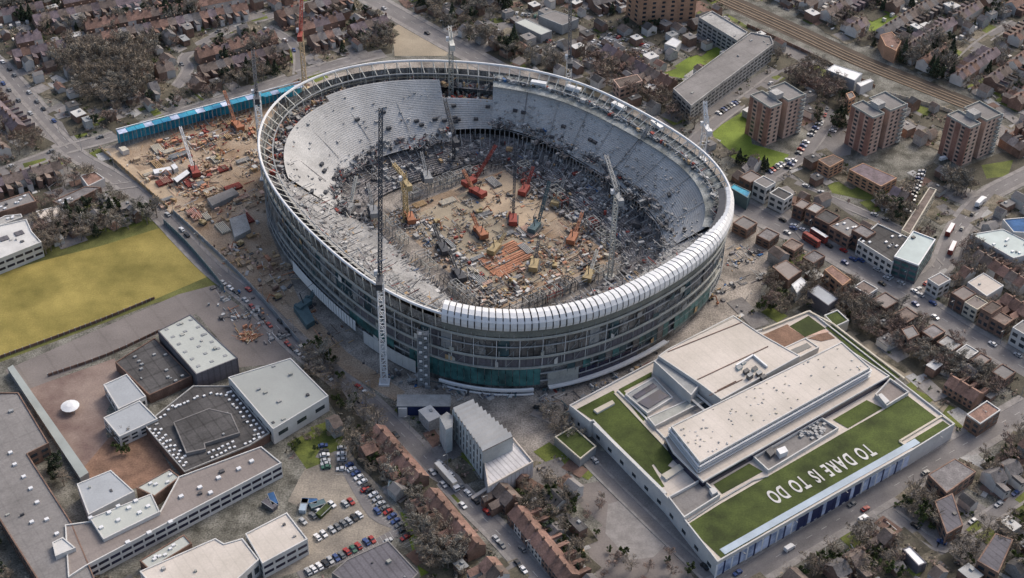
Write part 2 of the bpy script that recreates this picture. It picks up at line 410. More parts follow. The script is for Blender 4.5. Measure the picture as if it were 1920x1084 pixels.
sheet('plaza', [(1570,625),(1690,705),(1800,800),(1840,775),(1750,700),(1720,690),(1600,620)], .026, 'sand')
sheet('side_yard', [(1090,830),(1140,850),(1350,1065),(1320,1084),(1280,1050),(1100,880)], .032, 'asphalt_old')
sheet('track_bed', [(1325,-12),(1368,-12),(1500,48),(1640,112),(1850,196),(1838,216),(1620,131),(1480,69),(1335,2)], .02, 'track_bed')
sheet('yard', [(1430,60),(1520,95),(1560,130),(1450,170),(1340,230),(1300,260),(1330,300),(1290,260),(1330,190),(1440,130),(1460,90)], .016, 'asphalt_old')
sheet('yard', [(1640,960),(1700,945),(1770,1005),(1960,880),(1960,960),(1780,1075),(1730,1040)], .024, 'asphalt_old')
sheet('front_plaza', [(1345,1068),(1700,862),(1790,800),(1850,760),(1870,775),(1740,880),(1380,1090),(1340,1084)], .05, 'yard_grey')
# railway: four rails pairs on sleepers as narrow raised strips
for k, o in enumerate((-4.6, -1.8, 1.8, 4.6)):
    P = smooth(pp([(1345,-5),(1480,55),(1620,120),(1835,206)])); A, B = offs(P, o+.55), offs(P, o-.55); n = len(P); mb = MB()
    mb.add([(q.x,q.y,.3) for q in A]+[(q.x,q.y,.3) for q in B], [(i,i+1,n+i+1,n+i) for i in range(n-1)])
    for Q in (A, B): mb.add([(q.x,q.y,0) for q in Q]+[(q.x,q.y,.3) for q in Q], [(i,i+1,n+i+1,n+i) for i in range(n-1)])
    tag(mb.build('railway_track', 'rail'), kind='structure')
HIGH = road('high_road', [(560,-80),(700,0),(850,85),(1060,200),(1240,300),(1375,378),(1450,418),(1540,462),(1620,507),(1700,553),(1790,612),(1920,690),(2100,800)], 11, 3.5)
PARK = road('park_road', [(1300,1135),(1400,1078),(1500,1017),(1600,957),(1700,897),(1800,838),(1920,768),(2080,672)], 9.5, 3.2)
WORC = road('avenue', [(60,205),(110,262),(152,297),(213,332),(268,373),(310,412),(345,450),(402,507),(470,560),(545,638),(620,700),(700,762),(800,860),(870,935),(940,1005),(1010,1084),(1060,1140)], 7.5, 2.2)
road('side_street', [(-60,60),(0,120),(60,190),(128,268)], 7)
road('side_street', [(-60,100),(0,160),(50,215),(118,282)], 5, 1.2, dash=False)
road('side_street', [(-60,345),(0,325),(70,300),(130,278),(215,255),(330,215),(480,168),(600,128),(720,100)], 7)
road('side_street', [(330,165),(352,130),(345,108),(400,68),(470,42),(560,15),(640,-10)], 5, 1.5, dash=False)
road('side_street', [(560,140),(560,100),(540,75),(500,52)], 5, 1.5, dash=False)
RB = road('ring_road', [(2000,290),(1920,330),(1850,368),(1805,415),(1780,460),(1760,505),(1700,550)], 8, 2.5)
road('side_street', [(1500,112),(1455,143),(1400,185),(1340,230),(1290,275)], 6, 1.5, dash=False)
road('side_street', [(1500,350),(1620,400),(1700,440),(1760,500)], 4.5, 1.2, dash=False)
road('side_street', [(1520,455),(1440,345),(1500,300),(1540,250),(1560,200)], 5, 1.2, dash=False)
road('side_street', [(1670,962),(1750,1018),(1790,1010),(1960,900)], 5, 1.4, dash=False)
road('side_street', [(600,860),(625,835),(660,900),(700,965),(740,1000),(560,1080)], 4.5, 0, dash=False)
road('side_street', [(1000,770),(1060,800),(1100,860),(1200,960),(1330,1084)], 4.5, 1.2, dash=False)
road('side_street', [(1990,10),(1900,45),(1840,80),(1800,118)], 5, 1.5, dash=False)
road('side_street', [(-40,395),(60,375),(150,360),(260,345)], 4.5, 1.2, dash=False)
def near_road(p, pad=0):
    for P, hw in ROADS:
        for i in range(len(P)-1):
            a, b = P[i], P[i+1]; d = b-a; L2 = d.length_squared
            t = max(0, min(1, (p-a).dot(d)/L2)) if L2 else 0
            if (p-(a+d*t)).length < hw+pad: return True
    return False
# ============================================================ STADIUM
RIMPX = [(487,250),(500,205),(545,165),(600,142),(700,121),(800,112),(900,116),(1000,132),(1060,149),(1130,172),(1200,205),(1260,241),(1320,288),(1362,335),(1376,372),(1374,402),(1350,447),(1300,494),(1200,552),(1100,590),(1000,604),(900,604),(830,594),(720,540),(640,487),(560,420),(510,350),(490,300)]
SC = Vector((-14.0, 80.0, 0))
ZR = 43.0
_rim = [U(x, y, ZR)-SC for x, y in RIMPX]
_pol = sorted([(math.atan2(p.y, p.x), Vector((p.x, p.y)).length) for p in _rim])
_th = np.array([a for a, r in _pol]); _rr = np.array([r for a, r in _pol])
# smooth the surveyed radius with a low order Fourier fit
_cols = [np.ones_like(_th)]
for k in range(1, 6): _cols += [np.cos(k*_th), np.sin(k*_th)]
_co = np.linalg.lstsq(np.array(_cols).T, _rr, rcond=None)[0]
def RR(th):
    v = _co[0]
    for k in range(1, 6): v += _co[2*k-1]*math.cos(k*th)+_co[2*k]*math.sin(k*th)
    return float(v)
def SP(th, off=0.0, z=0.0, s=1.0):
    r = (RR(th)+off)*s
    return Vector((SC.x+r*math.cos(th), SC.y+r*math.sin(th), z))
def th_px(x, y, z):
    p = U(x, y, z)-SC; return math.atan2(p.y, p.x)
NS = 180
stadium = thing('stadium', 'huge oval stadium under construction with white roof rim and open concrete bowl', 'stadium', (0,0,0))
def loft(name, prof, m, a0=-PI, a1=PI, n=NS, parent=stadium, mats=None):
    """prof: list of (radial offset, z[, matindex]) swept round the rim line"""
    mb = MB(); k = len(prof); closed = abs(a1-a0-2*PI) < 1e-3; cnt = n if closed else n+1; vs = []
    for i in range(cnt):
        th = a0+(a1-a0)*i/n
        for q in prof: vs.append(SP(th, q[0], q[1]))
    fs = []; mi = []
    for i in range(n):
        j = (i+1) % cnt
        for q in range(k-1): fs.append((i*k+q, j*k+q, j*k+q+1, i*k+q+1)); mi.append(prof[q][2] if len(prof[q]) > 2 else 0)
    mb.add(vs, fs); mb.m = mi
    return mb.build(name, mats or m, parent)
# the white ring tube of the roof
def tube_ring(name, off, z, r, m, n=240, k=6, a0=-PI, a1=PI):
    prof = [(off+r*math.cos(2*PI*i/k), z+r*math.sin(2*PI*i/k)) for i in range(k+1)]
    return loft(name, prof, m, a0, a1, n)
tube_ring('rim_tube', -.6, ZR, .75, 'white_metal')
tA = th_px(826, 592, ZR); tB = th_px(1378, 360, ZR)      # cladded stretch of the rim
if tB < tA: tB += 2*PI
tube_ring('inner_rim_tube', -8.0, ZR-4.5, .4, 'grey_metal', a0=tB, a1=tA+2*PI)
# struts between tube and stand edge round the bare stretch
mb = MB(); n = 84
for i in range(n):
    th = tB+(tA+2*PI-tB)*(i+.5)/n
    mb.beam(SP(th, -.8, ZR-.3), SP(th, -8, ZR-4.5), .35); mb.beam(SP(th, -.8, ZR-.3), SP(th, -3, ZR-14), .4)
    if i % 2: mb.beam(SP(th, -8, ZR-4.5), SP(th, -8.5, ZR-13), .35)
mb.build('rim_bracing', 'crane_white', stadium)['kind'] = 'stuff'
NP = 62
for i in range(NP):
    t0 = tA+(tB-tA)*i/NP; t1 = tA+(tB-tA)*(i+1)/NP; g = (t1-t0)*(random.uniform(.07,.13) if i < 50 else .02); mb = MB(); k = 6
    fr = min(1.0, max(.45, (NP-i)/16)) 
    prof = [(-8.2*fr, ZR+1.2), (-7.6*fr, ZR+2.5), (-4*fr, ZR+3.1), (-1.2, ZR+2.3), (.4, ZR+.3), (.7, ZR-2.2), (.3, ZR-4.0)]
    vs = [SP(t, q[0], q[1]) for t in (t0+g, t1-g) for q in prof]; K = len(prof)
    mb.add(vs, [(q, K+q, K+q+1, q+1) for q in range(K-1)])
    prof2 = [(a-.25 if a > -5 else a+.3, z-.35) for a, z in prof]
    mb.add([SP(t, q[0], q[1]) for t in (t0+g, t1-g) for q in prof2], [(q+1, K+q+1, K+q, q) for q in range(K-1)])
    o1 = len(mb.v)-4*K
    for e0 in (0, K): mb.add([], [])
    mb.f += [(q, q+1, 2*K+q+1, 2*K+q) for q in range(K-1)]+[(K+q+1, K+q, 3*K+q, 3*K+q+1) for q in range(K-1)]; mb.m += [0]*(2*K-2)
    mb.build('rim_panel', 'white_metal', stadium)
loft('rim_backing', [(-7.4, ZR+.9), (-4, ZR+2.2), (-1.4, ZR+1.5), (0, ZR-.5), (.1, ZR-3.8)], 'dark_metal', tA, tB, 70)
# ---- outer wall as stacked bands
tL = th_px(500, 330, 30)     # left end of detailed front
loft('outer_wall', [(-1.6, ZR-4), (-1.8, 36.5), (-2.2, 33.6)], 'facade_bare')
loft('rim_soffit', [(-.3, ZR-4.1), (-1.2, 37), (-1.5, 33.7)], 'soffit', tA, tB, 70)
loft('upper_ledge', [(-1.0, 33.6), (-.6, 33.2), (-.6, 32.4), (-2.4, 32.3)], 'ledge')
tG = th_px(1010, 690, 12); tH = th_px(820, 680, 12)
loft('wall_core', [(-2.6, 33), (-2.8, 22), (-2.8, 0)], 'facade_bare')
def angspan(x0, y0, x1, y1, z):
    a, b = th_px(x0, y0, z), th_px(x1, y1, z)
    if b < a: b += 2*PI
    return a, b
# dark mesh cladding panels all along the visible front, each a flat panel with a joint
a0, a1 = angspan(500, 400, 1370, 470, 28); n = 58
for i in range(n):
    t0 = a0+(a1-a0)*i/n; t1 = a0+(a1-a0)*(i+1)/n; g = (t1-t0)*.035
    if i in (21, 22, 23) or (i > 40 and random.random() < .3): continue
    mb = MB(); zt, zb = 32.0, (22.0 if i > 4 else 18)
    pm_ = random.choices(['mesh_panel','glass_blue','facade_bare','grey_metal','slate'], [5,3,2,.7,1.5])[0]; vs = [SP(t, o, z) for o in (-1.9, -2.2) for t, z in ((t0+g, zb), (t1-g, zb), (t1-g, zt), (t0+g, zt))]
    mb.add(vs, [(0,1,2,3),(7,6,5,4),(0,4,5,1),(1,5,6,2),(2,6,7,3),(3,7,4,0)])
    mb.build('cladding_panel', pm_, stadium)
# slim light mullions
mb = MB(); n = 30
for i in range(11, 22):
    t = a0+(a1-a0)*(i+.5)/n
    mb = MB(); mb.beam(SP(t, -.9, 33), SP(t, -1.2, 15.5), .25); mb.build('mullion', 'white_metal', stadium)
loft('floor_edge', [(-1.2, 22.1), (-.8, 21.8), (-.8, 20.9), (-2.9, 20.8)], 'ledge', a0, a1, 120)
loft('mid_band', [(-1.7, 20.8), (-1.7, 15.8)], 'slate', *angspan(690, 560, 1210, 590, 18), 60)
loft('floor_edge', [(-1.5, 15.7), (-.7, 15.6), (-.7, 14.8), (-2.9, 14.7)], 'ledge', a0, a1, 120)
# glass bands
g0, g1 = angspan(660, 590, 1012, 700, 10); n = 34
for i in range(n):
    t0 = g0+(g1-g0)*i/n; t1 = g0+(g1-g0)*(i+1)/n; g = (t1-t0)*.04; mb = MB()
    if 11 <= i <= 13: continue
    zb = 4.5 if i > 13 else 9.5
    mb.add([SP(t0+g, -1.0, zb), SP(t1-g, -1.0, zb), SP(t1-g, -1.0, 14.9), SP(t0+g, -1.0, 14.9)], [(0,1,2,3)])
    mb.build('glass_panel', 'glass_teal', stadium)
r0, r1 = angspan(1020, 610, 1330, 540, 12)
for i in range(24):
    t0 = r0+(r1-r0)*i/24; t1 = r0+(r1-r0)*(i+1)/24; g = (t1-t0)*.04; mb = MB(); zt = 14.6; zb = 9.6 if i < 12 else 5.5
    if i in (3, 8, 15): continue
    mb.add([SP(t0+g, -1.1, zb), SP(t1-g, -1.1, zb), SP(t1-g, -1.1, zt), SP(t0+g, -1.1, zt)], [(0,1,2,3)])
    mb.build('glass_panel', ['glass_blue','mesh_panel','glass_teal','glass_blue'][i % 4] if i < 14 else 'glass_teal', stadium)
for i in range(26):      # sheeting and loose boards patched over the open floors
    t0 = random.uniform(a0, a1); w_ = random.uniform(.012, .035); z0 = random.choice([16.2, 22.5, 27.8, 6.8]); mb = MB()
    mb.add([SP(t0, -.7, z0), SP(t0+w_, -.7, z0), SP(t0+w_, -.7, z0+random.uniform(1.5, 4.2)), SP(t0, -.7, z0+random.uniform(1.5, 4.2))], [(0,1,2,3)])
    mb.build('sheeting', random.choice(['white_wall','grey_metal','ledge','conc_light','timber','glass_blue']), stadium)
r0, r1 = angspan(1080, 690, 1185, 650, 6)
loft('dark_glazing', [(-1.5, 9), (-1.5, 2)], 'glass_navy', r0, r1, 20)
loft('end_panel', [(-1.1, 11), (-1.1, 3)], 'ledge', *angspan(1020, 700, 1078, 695, 5), 6)
loft('plinth_band', [(.3, 3.9), (.8, 3.4), (.8, 2.2), (-2, 2.1)], 'white_metal', *angspan(822, 715, 1000, 728, 3), 40)
loft('plinth_band', [(1.2, 1.4), (1.4, 1.1), (1.4, .4), (-2, .3)], 'white_metal', *angspan(830, 730, 1000, 735, 1), 40)
loft('terrace_edge', [(1.5, 4.4), (1.7, 4.0), (1.7, 3.2), (-1.5, 3.1)], 'white_metal', *angspan(1020, 705, 1250, 640, 3), 40)
# white lower panels on the left flank
l0, l1 = angspan(533, 500, 668, 610, 9); n = 26
for i in range(n):
    t0 = l0+(l1-l0)*i/n; t1 = l0+(l1-l0)*(i+1)/n; g = (t1-t0)*(.02 if i < 9 else .12); mb = MB()
    mb.add([SP(t, o, z) for o in (.5, .2) for t, z in ((t0+g, 5.5), (t1-g, 5.5), (t1-g, 11.5), (t0+g, 11.5))], [(0,1,2,3),(7,6,5,4),(0,4,5,1),(1,5,6,2),(2,6,7,3),(3,7,4,0)])
    mb.build('wall_panel', 'white_metal', stadium)
l0, l1 = angspan(668, 645, 775, 700, 4); n = 9
for i in range(n):
    t0 = l0+(l1-l0)*i/n; t1 = l0+(l1-l0)*(i+1)/n; g = (t1-t0)*.02; mb = MB()
    mb.add([SP(t, o, z) for o in (-.2, -.5) for t, z in ((t0+g, 1), (t1-g, 1), (t1-g, 8.5), (t0+g, 8.5))], [(0,1,2,3),(7,6,5,4),(0,4,5,1),(1,5,6,2),(2,6,7,3),(3,7,4,0)])
    mb.build('wall_panel', 'white_wall', stadium)
# bracing / open floors behind the missing cladding
mb = MB()
for lv in range(6, 34, 5):
    for i in range(120):
        t = a0-.4+(a1-a0+.6)*i/120
        if (i+lv) % 2 == 0: mb.beam(SP(t, -1.5, lv), SP(t, -1.5, lv+4.2), .35)
        if random.random() < .2: mb.beam(SP(t, -1.6, lv), SP(t+.03, -1.6, lv+4.5), .2)
mb.build('facade_frame', 'grey_metal', stadium)['kind'] = 'stuff'
for lv in (28, 11, 6.5): loft('floor_edge', [(-1.3, lv+.3), (-1.1, lv), (-1.1, lv-.4), (-2.9, lv-.5)], 'grey_metal', a0-.3, a1+.25, 140)
# ---- bowl
def inner(th):      # rounded rectangle round the pitch, in site axes
    c = AB(41.0, 72.0); ca, cb = c.x, c.y
    d = Vector((math.cos(th), math.sin(th), 0)); o = SC-c
    lo, hi = 0.0, 140.0
    for _ in range(26):
        m_ = (lo+hi)/2; p = o+d*m_; x, y = abs(p.dot(AD))/47.0, abs(p.dot(BD))/62.0
        if x**5+y**5 < 1: lo = m_
        else: hi = m_
    return lo
def bowl(name, f0, f1, z0, z1, rows, m, a0=-PI, a1=PI, n=150, base0=-9.0, slope=0.0):
    """terraced seating between fractions of the way from rim (f=0) to pitch (f=1)"""
    mb = MB(); closed = abs(a1-a0-2*PI) < 1e-3; cnt = n if closed else n+1; prof = []
    for r in range(rows):
        fa = f0+(f1-f0)*r/rows; fb = f0+(f1-f0)*(r+1)/rows
        za = z0+(z1-z0)*r/(rows-1 if rows > 1 else 1); zb = za+(z1-z0)/max(rows-1, 1)*slope; prof += [(fa, za), (fb, zb)]
    k = len(prof); vs = []
    for i in range(cnt):
        th = a0+(a1-a0)*i/n; Ro = RR(th)+base0; Ri = inner(th); dx, dy = math.cos(th), math.sin(th)
        for f_, z_ in prof:
            r_ = Ro+(Ri-Ro)*f_; vs.append((SC.x+dx*r_, SC.y+dy*r_, z_))
    fs = []
    for i in range(n):
        j = (i+1) % cnt
        for q in range(k-1): fs.append((i*k+q, i*k+q+1, j*k+q+1, j*k+q))
    mb.add(vs, fs); return mb.build(name, m, stadium)
nA = th_px(925, 150, 34); nB = th_px(826, 160, 34)
eL = th_px(500, 330, 35); eR = th_px(1372, 440, 35)
if eL < nB: eL += 2*PI
eR2 = eR
while eR2 < eL: eR2 += 2*PI
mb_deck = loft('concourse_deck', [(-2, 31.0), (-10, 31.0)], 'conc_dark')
mb_deck = loft('roof_deck', [(-2, 38.0), (-13.5, 36.2)], 'deck', eR, nA, 70)
tM = th_px(585, 148, 43)
bowl('upper_terrace', .035, .63, 36.2, 11.5, 38, 'conc_light', nB, tM, 34, slope=.7)
bowl('upper_terrace', .085, .63, 34.2, 11.5, 34, 'conc_light', tM, eL, 40, slope=.7)
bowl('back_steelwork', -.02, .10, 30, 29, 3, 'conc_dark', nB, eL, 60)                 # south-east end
bowl('upper_terrace', .055, .50, 36.0, 16.5, 26, 'conc_light', eR, nA, 90, slope=.65)                 # far long side
bowl('upper_terrace', .20, .50, 28.5, 15.5, 14, 'conc_light', nA, nB, 16, slope=.65)
bowl('upper_terrace', -.03, .50, 36.5, 16.5, 26, 'conc', eL, eR2, 130)                     # near side
bowl('notch_floor', -.02, .20, 24.0, 24.0, 1, 'brick_pale', nA, nB, 14)
bowl('tier_fascia', .50, .515, 15.2, 14.6, 1, 'white_wall', nB, nA+2*PI, 150)
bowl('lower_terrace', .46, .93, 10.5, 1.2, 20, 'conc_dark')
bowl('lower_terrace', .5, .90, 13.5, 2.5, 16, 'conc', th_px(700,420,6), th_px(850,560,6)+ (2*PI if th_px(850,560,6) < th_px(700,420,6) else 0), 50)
uw_ = lambda q: 36.2-(q-.055)/.445*19.5
us_ = lambda q: 34.6-(q-.08)/.55*22.7
bowl('back_steelwork', -.02, .12, 33, 31, 3, 'conc_dark', eR-.2, eR+.25, 20)
# radial aisles and gaps on the upper tiers
def bowlpt(th, f, z):
    Ro = RR(th)-9; Ri = inner(th); r = Ro+(Ri-Ro)*f
    return Vector((SC.x+r*math.cos(th), SC.y+r*math.sin(th), z))
for (ta, tb, n, z0, z1) in ((nB, eL, 5, 35.5, 17.2), (eR, nA, 9, 37.2, 17.0), (eL, eR2, 26, 34.5, 16.5)):
    for i in range(1, n):
        th = ta+(tb-ta)*i/n; mb = MB()
        mb.beam(bowlpt(th, .04, z0+.1), bowlpt(th, .49, z1+.35), .35, h=.2)
        mb.build('aisle', 'conc_dark' if i % 4 == 0 else 'conc', stadium)
mb = MB()
for i in range(46):
    th = random.uniform(eR, eL); f = random.choice([.3, .42, .44, .46]); z = uw_(f) if th < nA else us_(f)
    mb = MB(); p = bowlpt(th, f, z); mb.box(p, 2.6, 1.6, z-.6, z+.9, th+PI/2); mb.build('entrance_opening', 'crane_dark', stadium)
# raking steel below the tiers, standing open between the tiers
mb = MB()
for i in range(190):
    th = -PI+2*PI*i/190; mb.beam(bowlpt(th, .52, 15), bowlpt(th, .55, .3), .45)
    if i % 2: mb.beam(bowlpt(th, .50, 13), bowlpt(th, .70, 6.5), .35)
    if random.random() < .5: mb.beam(bowlpt(th, .92, 1.5), bowlpt(th, .95, 4.5), .35)
mb.build('raking_steelwork', 'grey_metal', stadium)['kind'] = 'stuff'
# columns inside the far wall, seen below the rim
mb = MB()
for i in range(70):
    th = eR+(eL-eR)*i/70; mb.beam(SP(th, -3, 24), SP(th, -3, 40), .5); mb.beam(SP(th, -3.2, 36), SP(th+.045, -3.2, 36), .4)
mb.build('wall_columns', 'ledge', stadium)['kind'] = 'stuff'
# site ground inside the bowl
_in = []
for i in range(60):
    th = 2*PI*i/60; r = inner(th)+14; _in.append(Vector((SC.x+r*math.cos(th), SC.y+r*math.sin(th), 0)))
sheet('bowl_ground', _in, .06, 'site_grey', world=True)
sheet('pitch_ground', [AB(3,20), AB(82,20), AB(82,122), AB(3,122)], .075, 'site', world=True)
sheet('pitch_ground', [AB(8,30), AB(62,26), AB(66,98), AB(56,116), AB(10,112)], .085, 'sand', world=True)
sheet('pitch_ground', [AB(50,70), AB(80,66), AB(80,120), AB(52,118)], .095, 'haul', world=True)
# debris helpers ------------------------------------------------
PAL = ['white_wall','grey_metal','conc_dark','timber','steel_orange','steel_red','dark_metal','cream_wall','conc','crane_white','blue_tarp','brick_orange','crane_dark']
def debris(name, label, cat, pts_fn, n, weights, smax=3.0, beams=.4, parent=None, hmax=1.6, ang0=None):
    mb = MB(); ks = [k for k, _ in weights]; ws = [w_ for _, w_ in weights]
    for i in range(n):
        p = pts_fn()
        if p is None: continue
        mi = random.choices(range(len(ks)), ws)[0]; ang = (ANG if random.random() < .7 else random.uniform(0, PI)) + (PI/2 if random.random() < .5 else 0)
        z = p.z
        if random.random() < beams:
            L = random.uniform(2, smax*2.4); d = Vector((math.cos(ang), math.sin(ang), random.uniform(-.02, .25)))
            mb.beam(p+Vector((0,0,.4)), p+Vector((0,0,.4))+d*L, random.uniform(.15, .34), mi)
        else: q_ = random.random()**1.8; mb.box(p, .5+q_*smax, .5+random.random()*q_*smax*.7, z-.3, z+.25+random.random()**2*hmax, ang, mi)
    o = mb.build(name, ks, parent)
    if label: tag(o, label, cat, kind='stuff')
    return o
def inpoly(pts, z=0):
    P = pp(pts, z); xs = [p.x for p in P]; ys = [p.y for p in P]
    def f():
        for _ in range(60):
            q = Vector((random.uniform(min(xs), max(xs)), random.uniform(min(ys), max(ys)), z))
            if inside(q, P): return q
    return f
def clustered(fn, k, sig, p=.8):
    cs = [q for q in (fn() for _ in range(k)) if q is not None]; sg = [random.uniform(.35, 1.5)*sig for _ in cs]
    def g():
        if random.random() > p: return fn()
        i = random.randrange(len(cs)); return cs[i]+AD*random.gauss(0, sg[i])+BD*random.gauss(0, sg[i]*.6)
    return g
def bowlfn(f0, f1, zf, t0=-PI, t1=PI):
    def f():
        th = random.uniform(t0, t1); q = random.uniform(f0, f1); return bowlpt(th, q, zf(q))
    return f
W_GREY = [('grey_metal',4),('conc_dark',4),('conc_light',3),('white_wall',2.5),('dark_metal',4),('conc',3),('steel_red',.6),('timber',.7),('blue_tarp',.15)]
W_TAN = [('timber',2),('steel_orange',.7),('conc',3),('white_wall',1.0),('dark_metal',2.5),('brick_pale',2),('cream_wall',1),('steel_red',.5),('blue_tarp',.15),('site',4),('site_grey',4),('brick_dark',2)]
lz = lambda q: 10.5-(q-.46)/.47*9.3
uz = lambda q: 36-21*q/.5
uw = lambda q: 36.2-(q-.055)/.445*19.5
us = lambda q: 34.6-(q-.08)/.55*22.7
debris('building_materials', 'grey and rusty materials strewn over the lower terraces of the bowl', 'building materials', bowlfn(.5, .92, lz), 2300, W_GREY, 3.0, .45, hmax=2.2)
debris('building_materials', 'pale and dark steel pieces lying on the near terraces behind the white rim', 'building materials', bowlfn(.02, .5, uz, eL, eR2), 1500, W_GREY, 3.2, .5, hmax=1.4)
debris('building_materials', 'dark bits of material along the lower part of the far right terrace', 'building materials', bowlfn(.40, .50, uw, eR, nA), 230, W_GREY, 2.4, .35, hmax=1.2)
debris('building_materials', 'brown and dark bits strewn over the far left concrete terrace', 'building materials', bowlfn(.1, .6, us, nB, eL), 70, [('grey_metal',3),('conc_dark',1),('conc_light',3),('conc',3)], 1.7, .2, hmax=.4)
debris('building_materials', 'steel and rubble along the ragged back of the far left terrace', 'building materials', bowlfn(-.02, .08, lambda q: 30.5, tM, eL), 420, W_GREY+[('steel_red',1),('brick_pale',2)], 3.2, .4, hmax=3)
debris('building_materials', 'dark formwork and steel along the ragged lower edge of the far left terrace', 'building materials', clustered(bowlfn(.54, .66, us, nB, eL), 40, 2.5), 480, [('dark_metal',3),('grey_metal',3),('conc_dark',3),('steel_red',.6)], 2.8, .5, hmax=2)
debris('building_materials', 'dark formwork and steel along the ragged lower edge of the far right terrace', 'building materials', clustered(bowlfn(.44, .54, uw, eR, nA), 40, 2.5), 420, [('dark_metal',3),('grey_metal',3),('conc_dark',3)], 2.8, .5, hmax=2)
debris('building_materials', 'light flecks of material across the far grey terrace', 'building materials', bowlfn(.12, .48, uw, eR, nA), 260, [('grey_metal',3),('conc',3),('conc_light',3)], 1.5, .2, hmax=.4)
Pp = [AB(4,21), AB(81,21), AB(81,121), AB(4,121)]
def pitchfn():
    return AB(random.uniform(4,81), random.uniform(21,121), .1)
debris('building_materials', 'tan and orange building materials spread over the brown pitch area', 'building materials', clustered(pitchfn, 40, 3.6, .85), 1250, W_TAN+[('dark_metal',2)], 2.2, .45, hmax=1.2)
def neare(): return AB(random.uniform(4,85), 22+abs(random.gauss(0, 14)), .1)
debris('building_materials', 'dense orange, white and dark materials heaped at the near end of the pitch area', 'building materials', clustered(neare, 22, 4.0, .7), 700, W_TAN+[('steel_orange',1.6),('crane_yellow',.7),('white_wall',2)], 3.2, .45, hmax=2.0)
def lefte(): return AB(3+random.uniform(0,14), random.uniform(22,121), .1)
debris('building_materials', 'grey materials stacked along the left edge of the pitch area', 'building materials', lefte, 520, W_GREY, 3.0, .4)
def farE(): return AB(random.uniform(82,98), random.uniform(10,130), 1)
debris('building_materials', 'dark materials under the shaded far long terrace', 'building materials', farE, 500, W_GREY, 3.0, .4)
# temporary steel frames standing round the pitch edge
for k in range(56):
    side = k % 4; u_ = random.random()
    p = AB(-3 if side == 0 else 88, 20+u_*104, 0) if side in (0, 2) else AB(2+u_*82, 14 if side == 1 else 127, 0)
    mb = MB(); a_ = ANG if side in (1, 3) else ANG+PI/2; ca, sa = math.cos(a_), math.sin(a_); Lx, Ly, hh = random.uniform(5, 11), random.uniform(3, 6), random.uniform(3, 8)
    T = lambda x, y, z: (x*ca-y*sa, x*sa+y*ca, z)
    for x in (-Lx/2, 0, Lx/2):
        for y in (-Ly/2, Ly/2): mb.beam(T(x, y, 0), T(x, y, hh), .35)
        mb.beam(T(x, -Ly/2, hh), T(x, Ly/2, hh), .3)
    for y in (-Ly/2, Ly/2):
        for z in (hh*.5, hh): mb.beam(T(-Lx/2, y, z), T(Lx/2, y, z), .3)
    o = tag(mb.build('steel_frame', random.choice(['grey_metal','dark_metal','steel_red','conc','ledge'])), 'open steel frame bay at the %s of the pitch, %s of its side' % (['left side','near end','right side','far end'][side], nth(k//4)), 'steel frame', 'steel frames round the pitch'); o.location = p
# orange steel stacks near the near end
for k, (x0,y0,x1,y1) in enumerate(((905,500,985,462),(915,508,995,472),(925,517,1000,482),(900,492,970,458),(935,522,985,500))):
    mb = MB(); a_, b_ = U(x0,y0), U(x1,y1); d = (b_-a_).normalized(); nn = Vector((-d.y,d.x,0))
    for j in range(5): mb.beam(a_+nn*j*.8+Vector((0,0,.6)), b_+nn*j*.8+Vector((0,0,.6+.3*(j%2))), .5)
    tag(mb.build('beam_stack', 'steel_orange'), nth(k)+' stack of long orange steel beams on the near end of the pitch area', 'beam stack', 'orange beam stacks')
# outside the bowl on the left
debris('site_rubble', 'brown and rusty building materials scattered over the earth left of the stadium', 'building materials', clustered(inpoly([(225,290),(470,205),(485,300),(500,430),(560,560),(620,640),(420,490),(300,380)]), 48, 4.5, .85), 1050, [('timber',3),('steel_orange',1.2),('conc',1.5),('white_wall',.8),('dark_metal',1.5),('brick_pale',3),('cream_wall',1.2),('site',6),('steel_red',.7),('haul',4),('brick_dark',1.5)], 3.6, .35, hmax=2.0)
debris('site_rubble', 'red and orange stacked materials beside the blue hoarding', 'building materials', inpoly([(280,270),(470,205),(480,250),(330,310)]), 260, [('steel_orange',2),('steel_red',2),('timber',2),('white_wall',1),('dark_metal',1.5)], 3.0, .4)
debris('site_rubble', 'red brick coloured material stacks in the middle of the left site', 'building materials', inpoly([(330,330),(400,320),(400,370),(345,375)]), 110, [('steel_orange',1.5),('brick',3),('white_wall',1)], 3.0, .5)
debris('site_rubble', 'grey and blue site materials round the foot of the stadium front', 'building materials', clustered(inpoly([(560,600),(640,660),(720,710),(830,745),(1010,750),(1060,790),(1240,680),(1230,655),(1010,735),(720,700)]), 30, 2.2, .8), 420, W_GREY+[('blue_tarp',1),('crane_teal',1)], 3.0, .4)
debris('site_rubble', 'mixed materials beside the right flank of the stadium', 'building materials', clustered(inpoly([(1375,470),(1440,470),(1440,520),(1390,600),(1340,560)]), 9, 3, .85), 130, W_GREY+[('blue_tarp',1),('timber',1)], 3.0, .4)
debris('site_rubble', 'small heaps and pallets along the avenue fence', 'building materials', clustered(inpoly([(395,530),(480,560),(545,640),(520,670),(450,620),(420,590)]), 9, 3, .85), 130, W_GREY+[('steel_orange',2),('blue_tarp',1)], 2.6, .3)
debris('notch_works', 'brown and cream works filling the gap at the far end of the bowl', 'building materials', bowlfn(-.05, .22, lambda q: 24.2, nA, nB), 330, [('brick_pale',3),('cream_wall',3),('steel_red',1.5),('timber',2),('dark_metal',2),('white_wall',2)], 3.4, .35, hmax=4)
debris('rooftop_works', 'brown and cream works behind the far terrace top', 'building materials', bowlfn(-.07, -.01, lambda q: 31.2, nA, eL), 420, [('brick_pale',2),('steel_red',1.5),('timber',2),('dark_metal',3),('grey_metal',2),('cream_wall',1)], 3.0, .4, hmax=2.5)
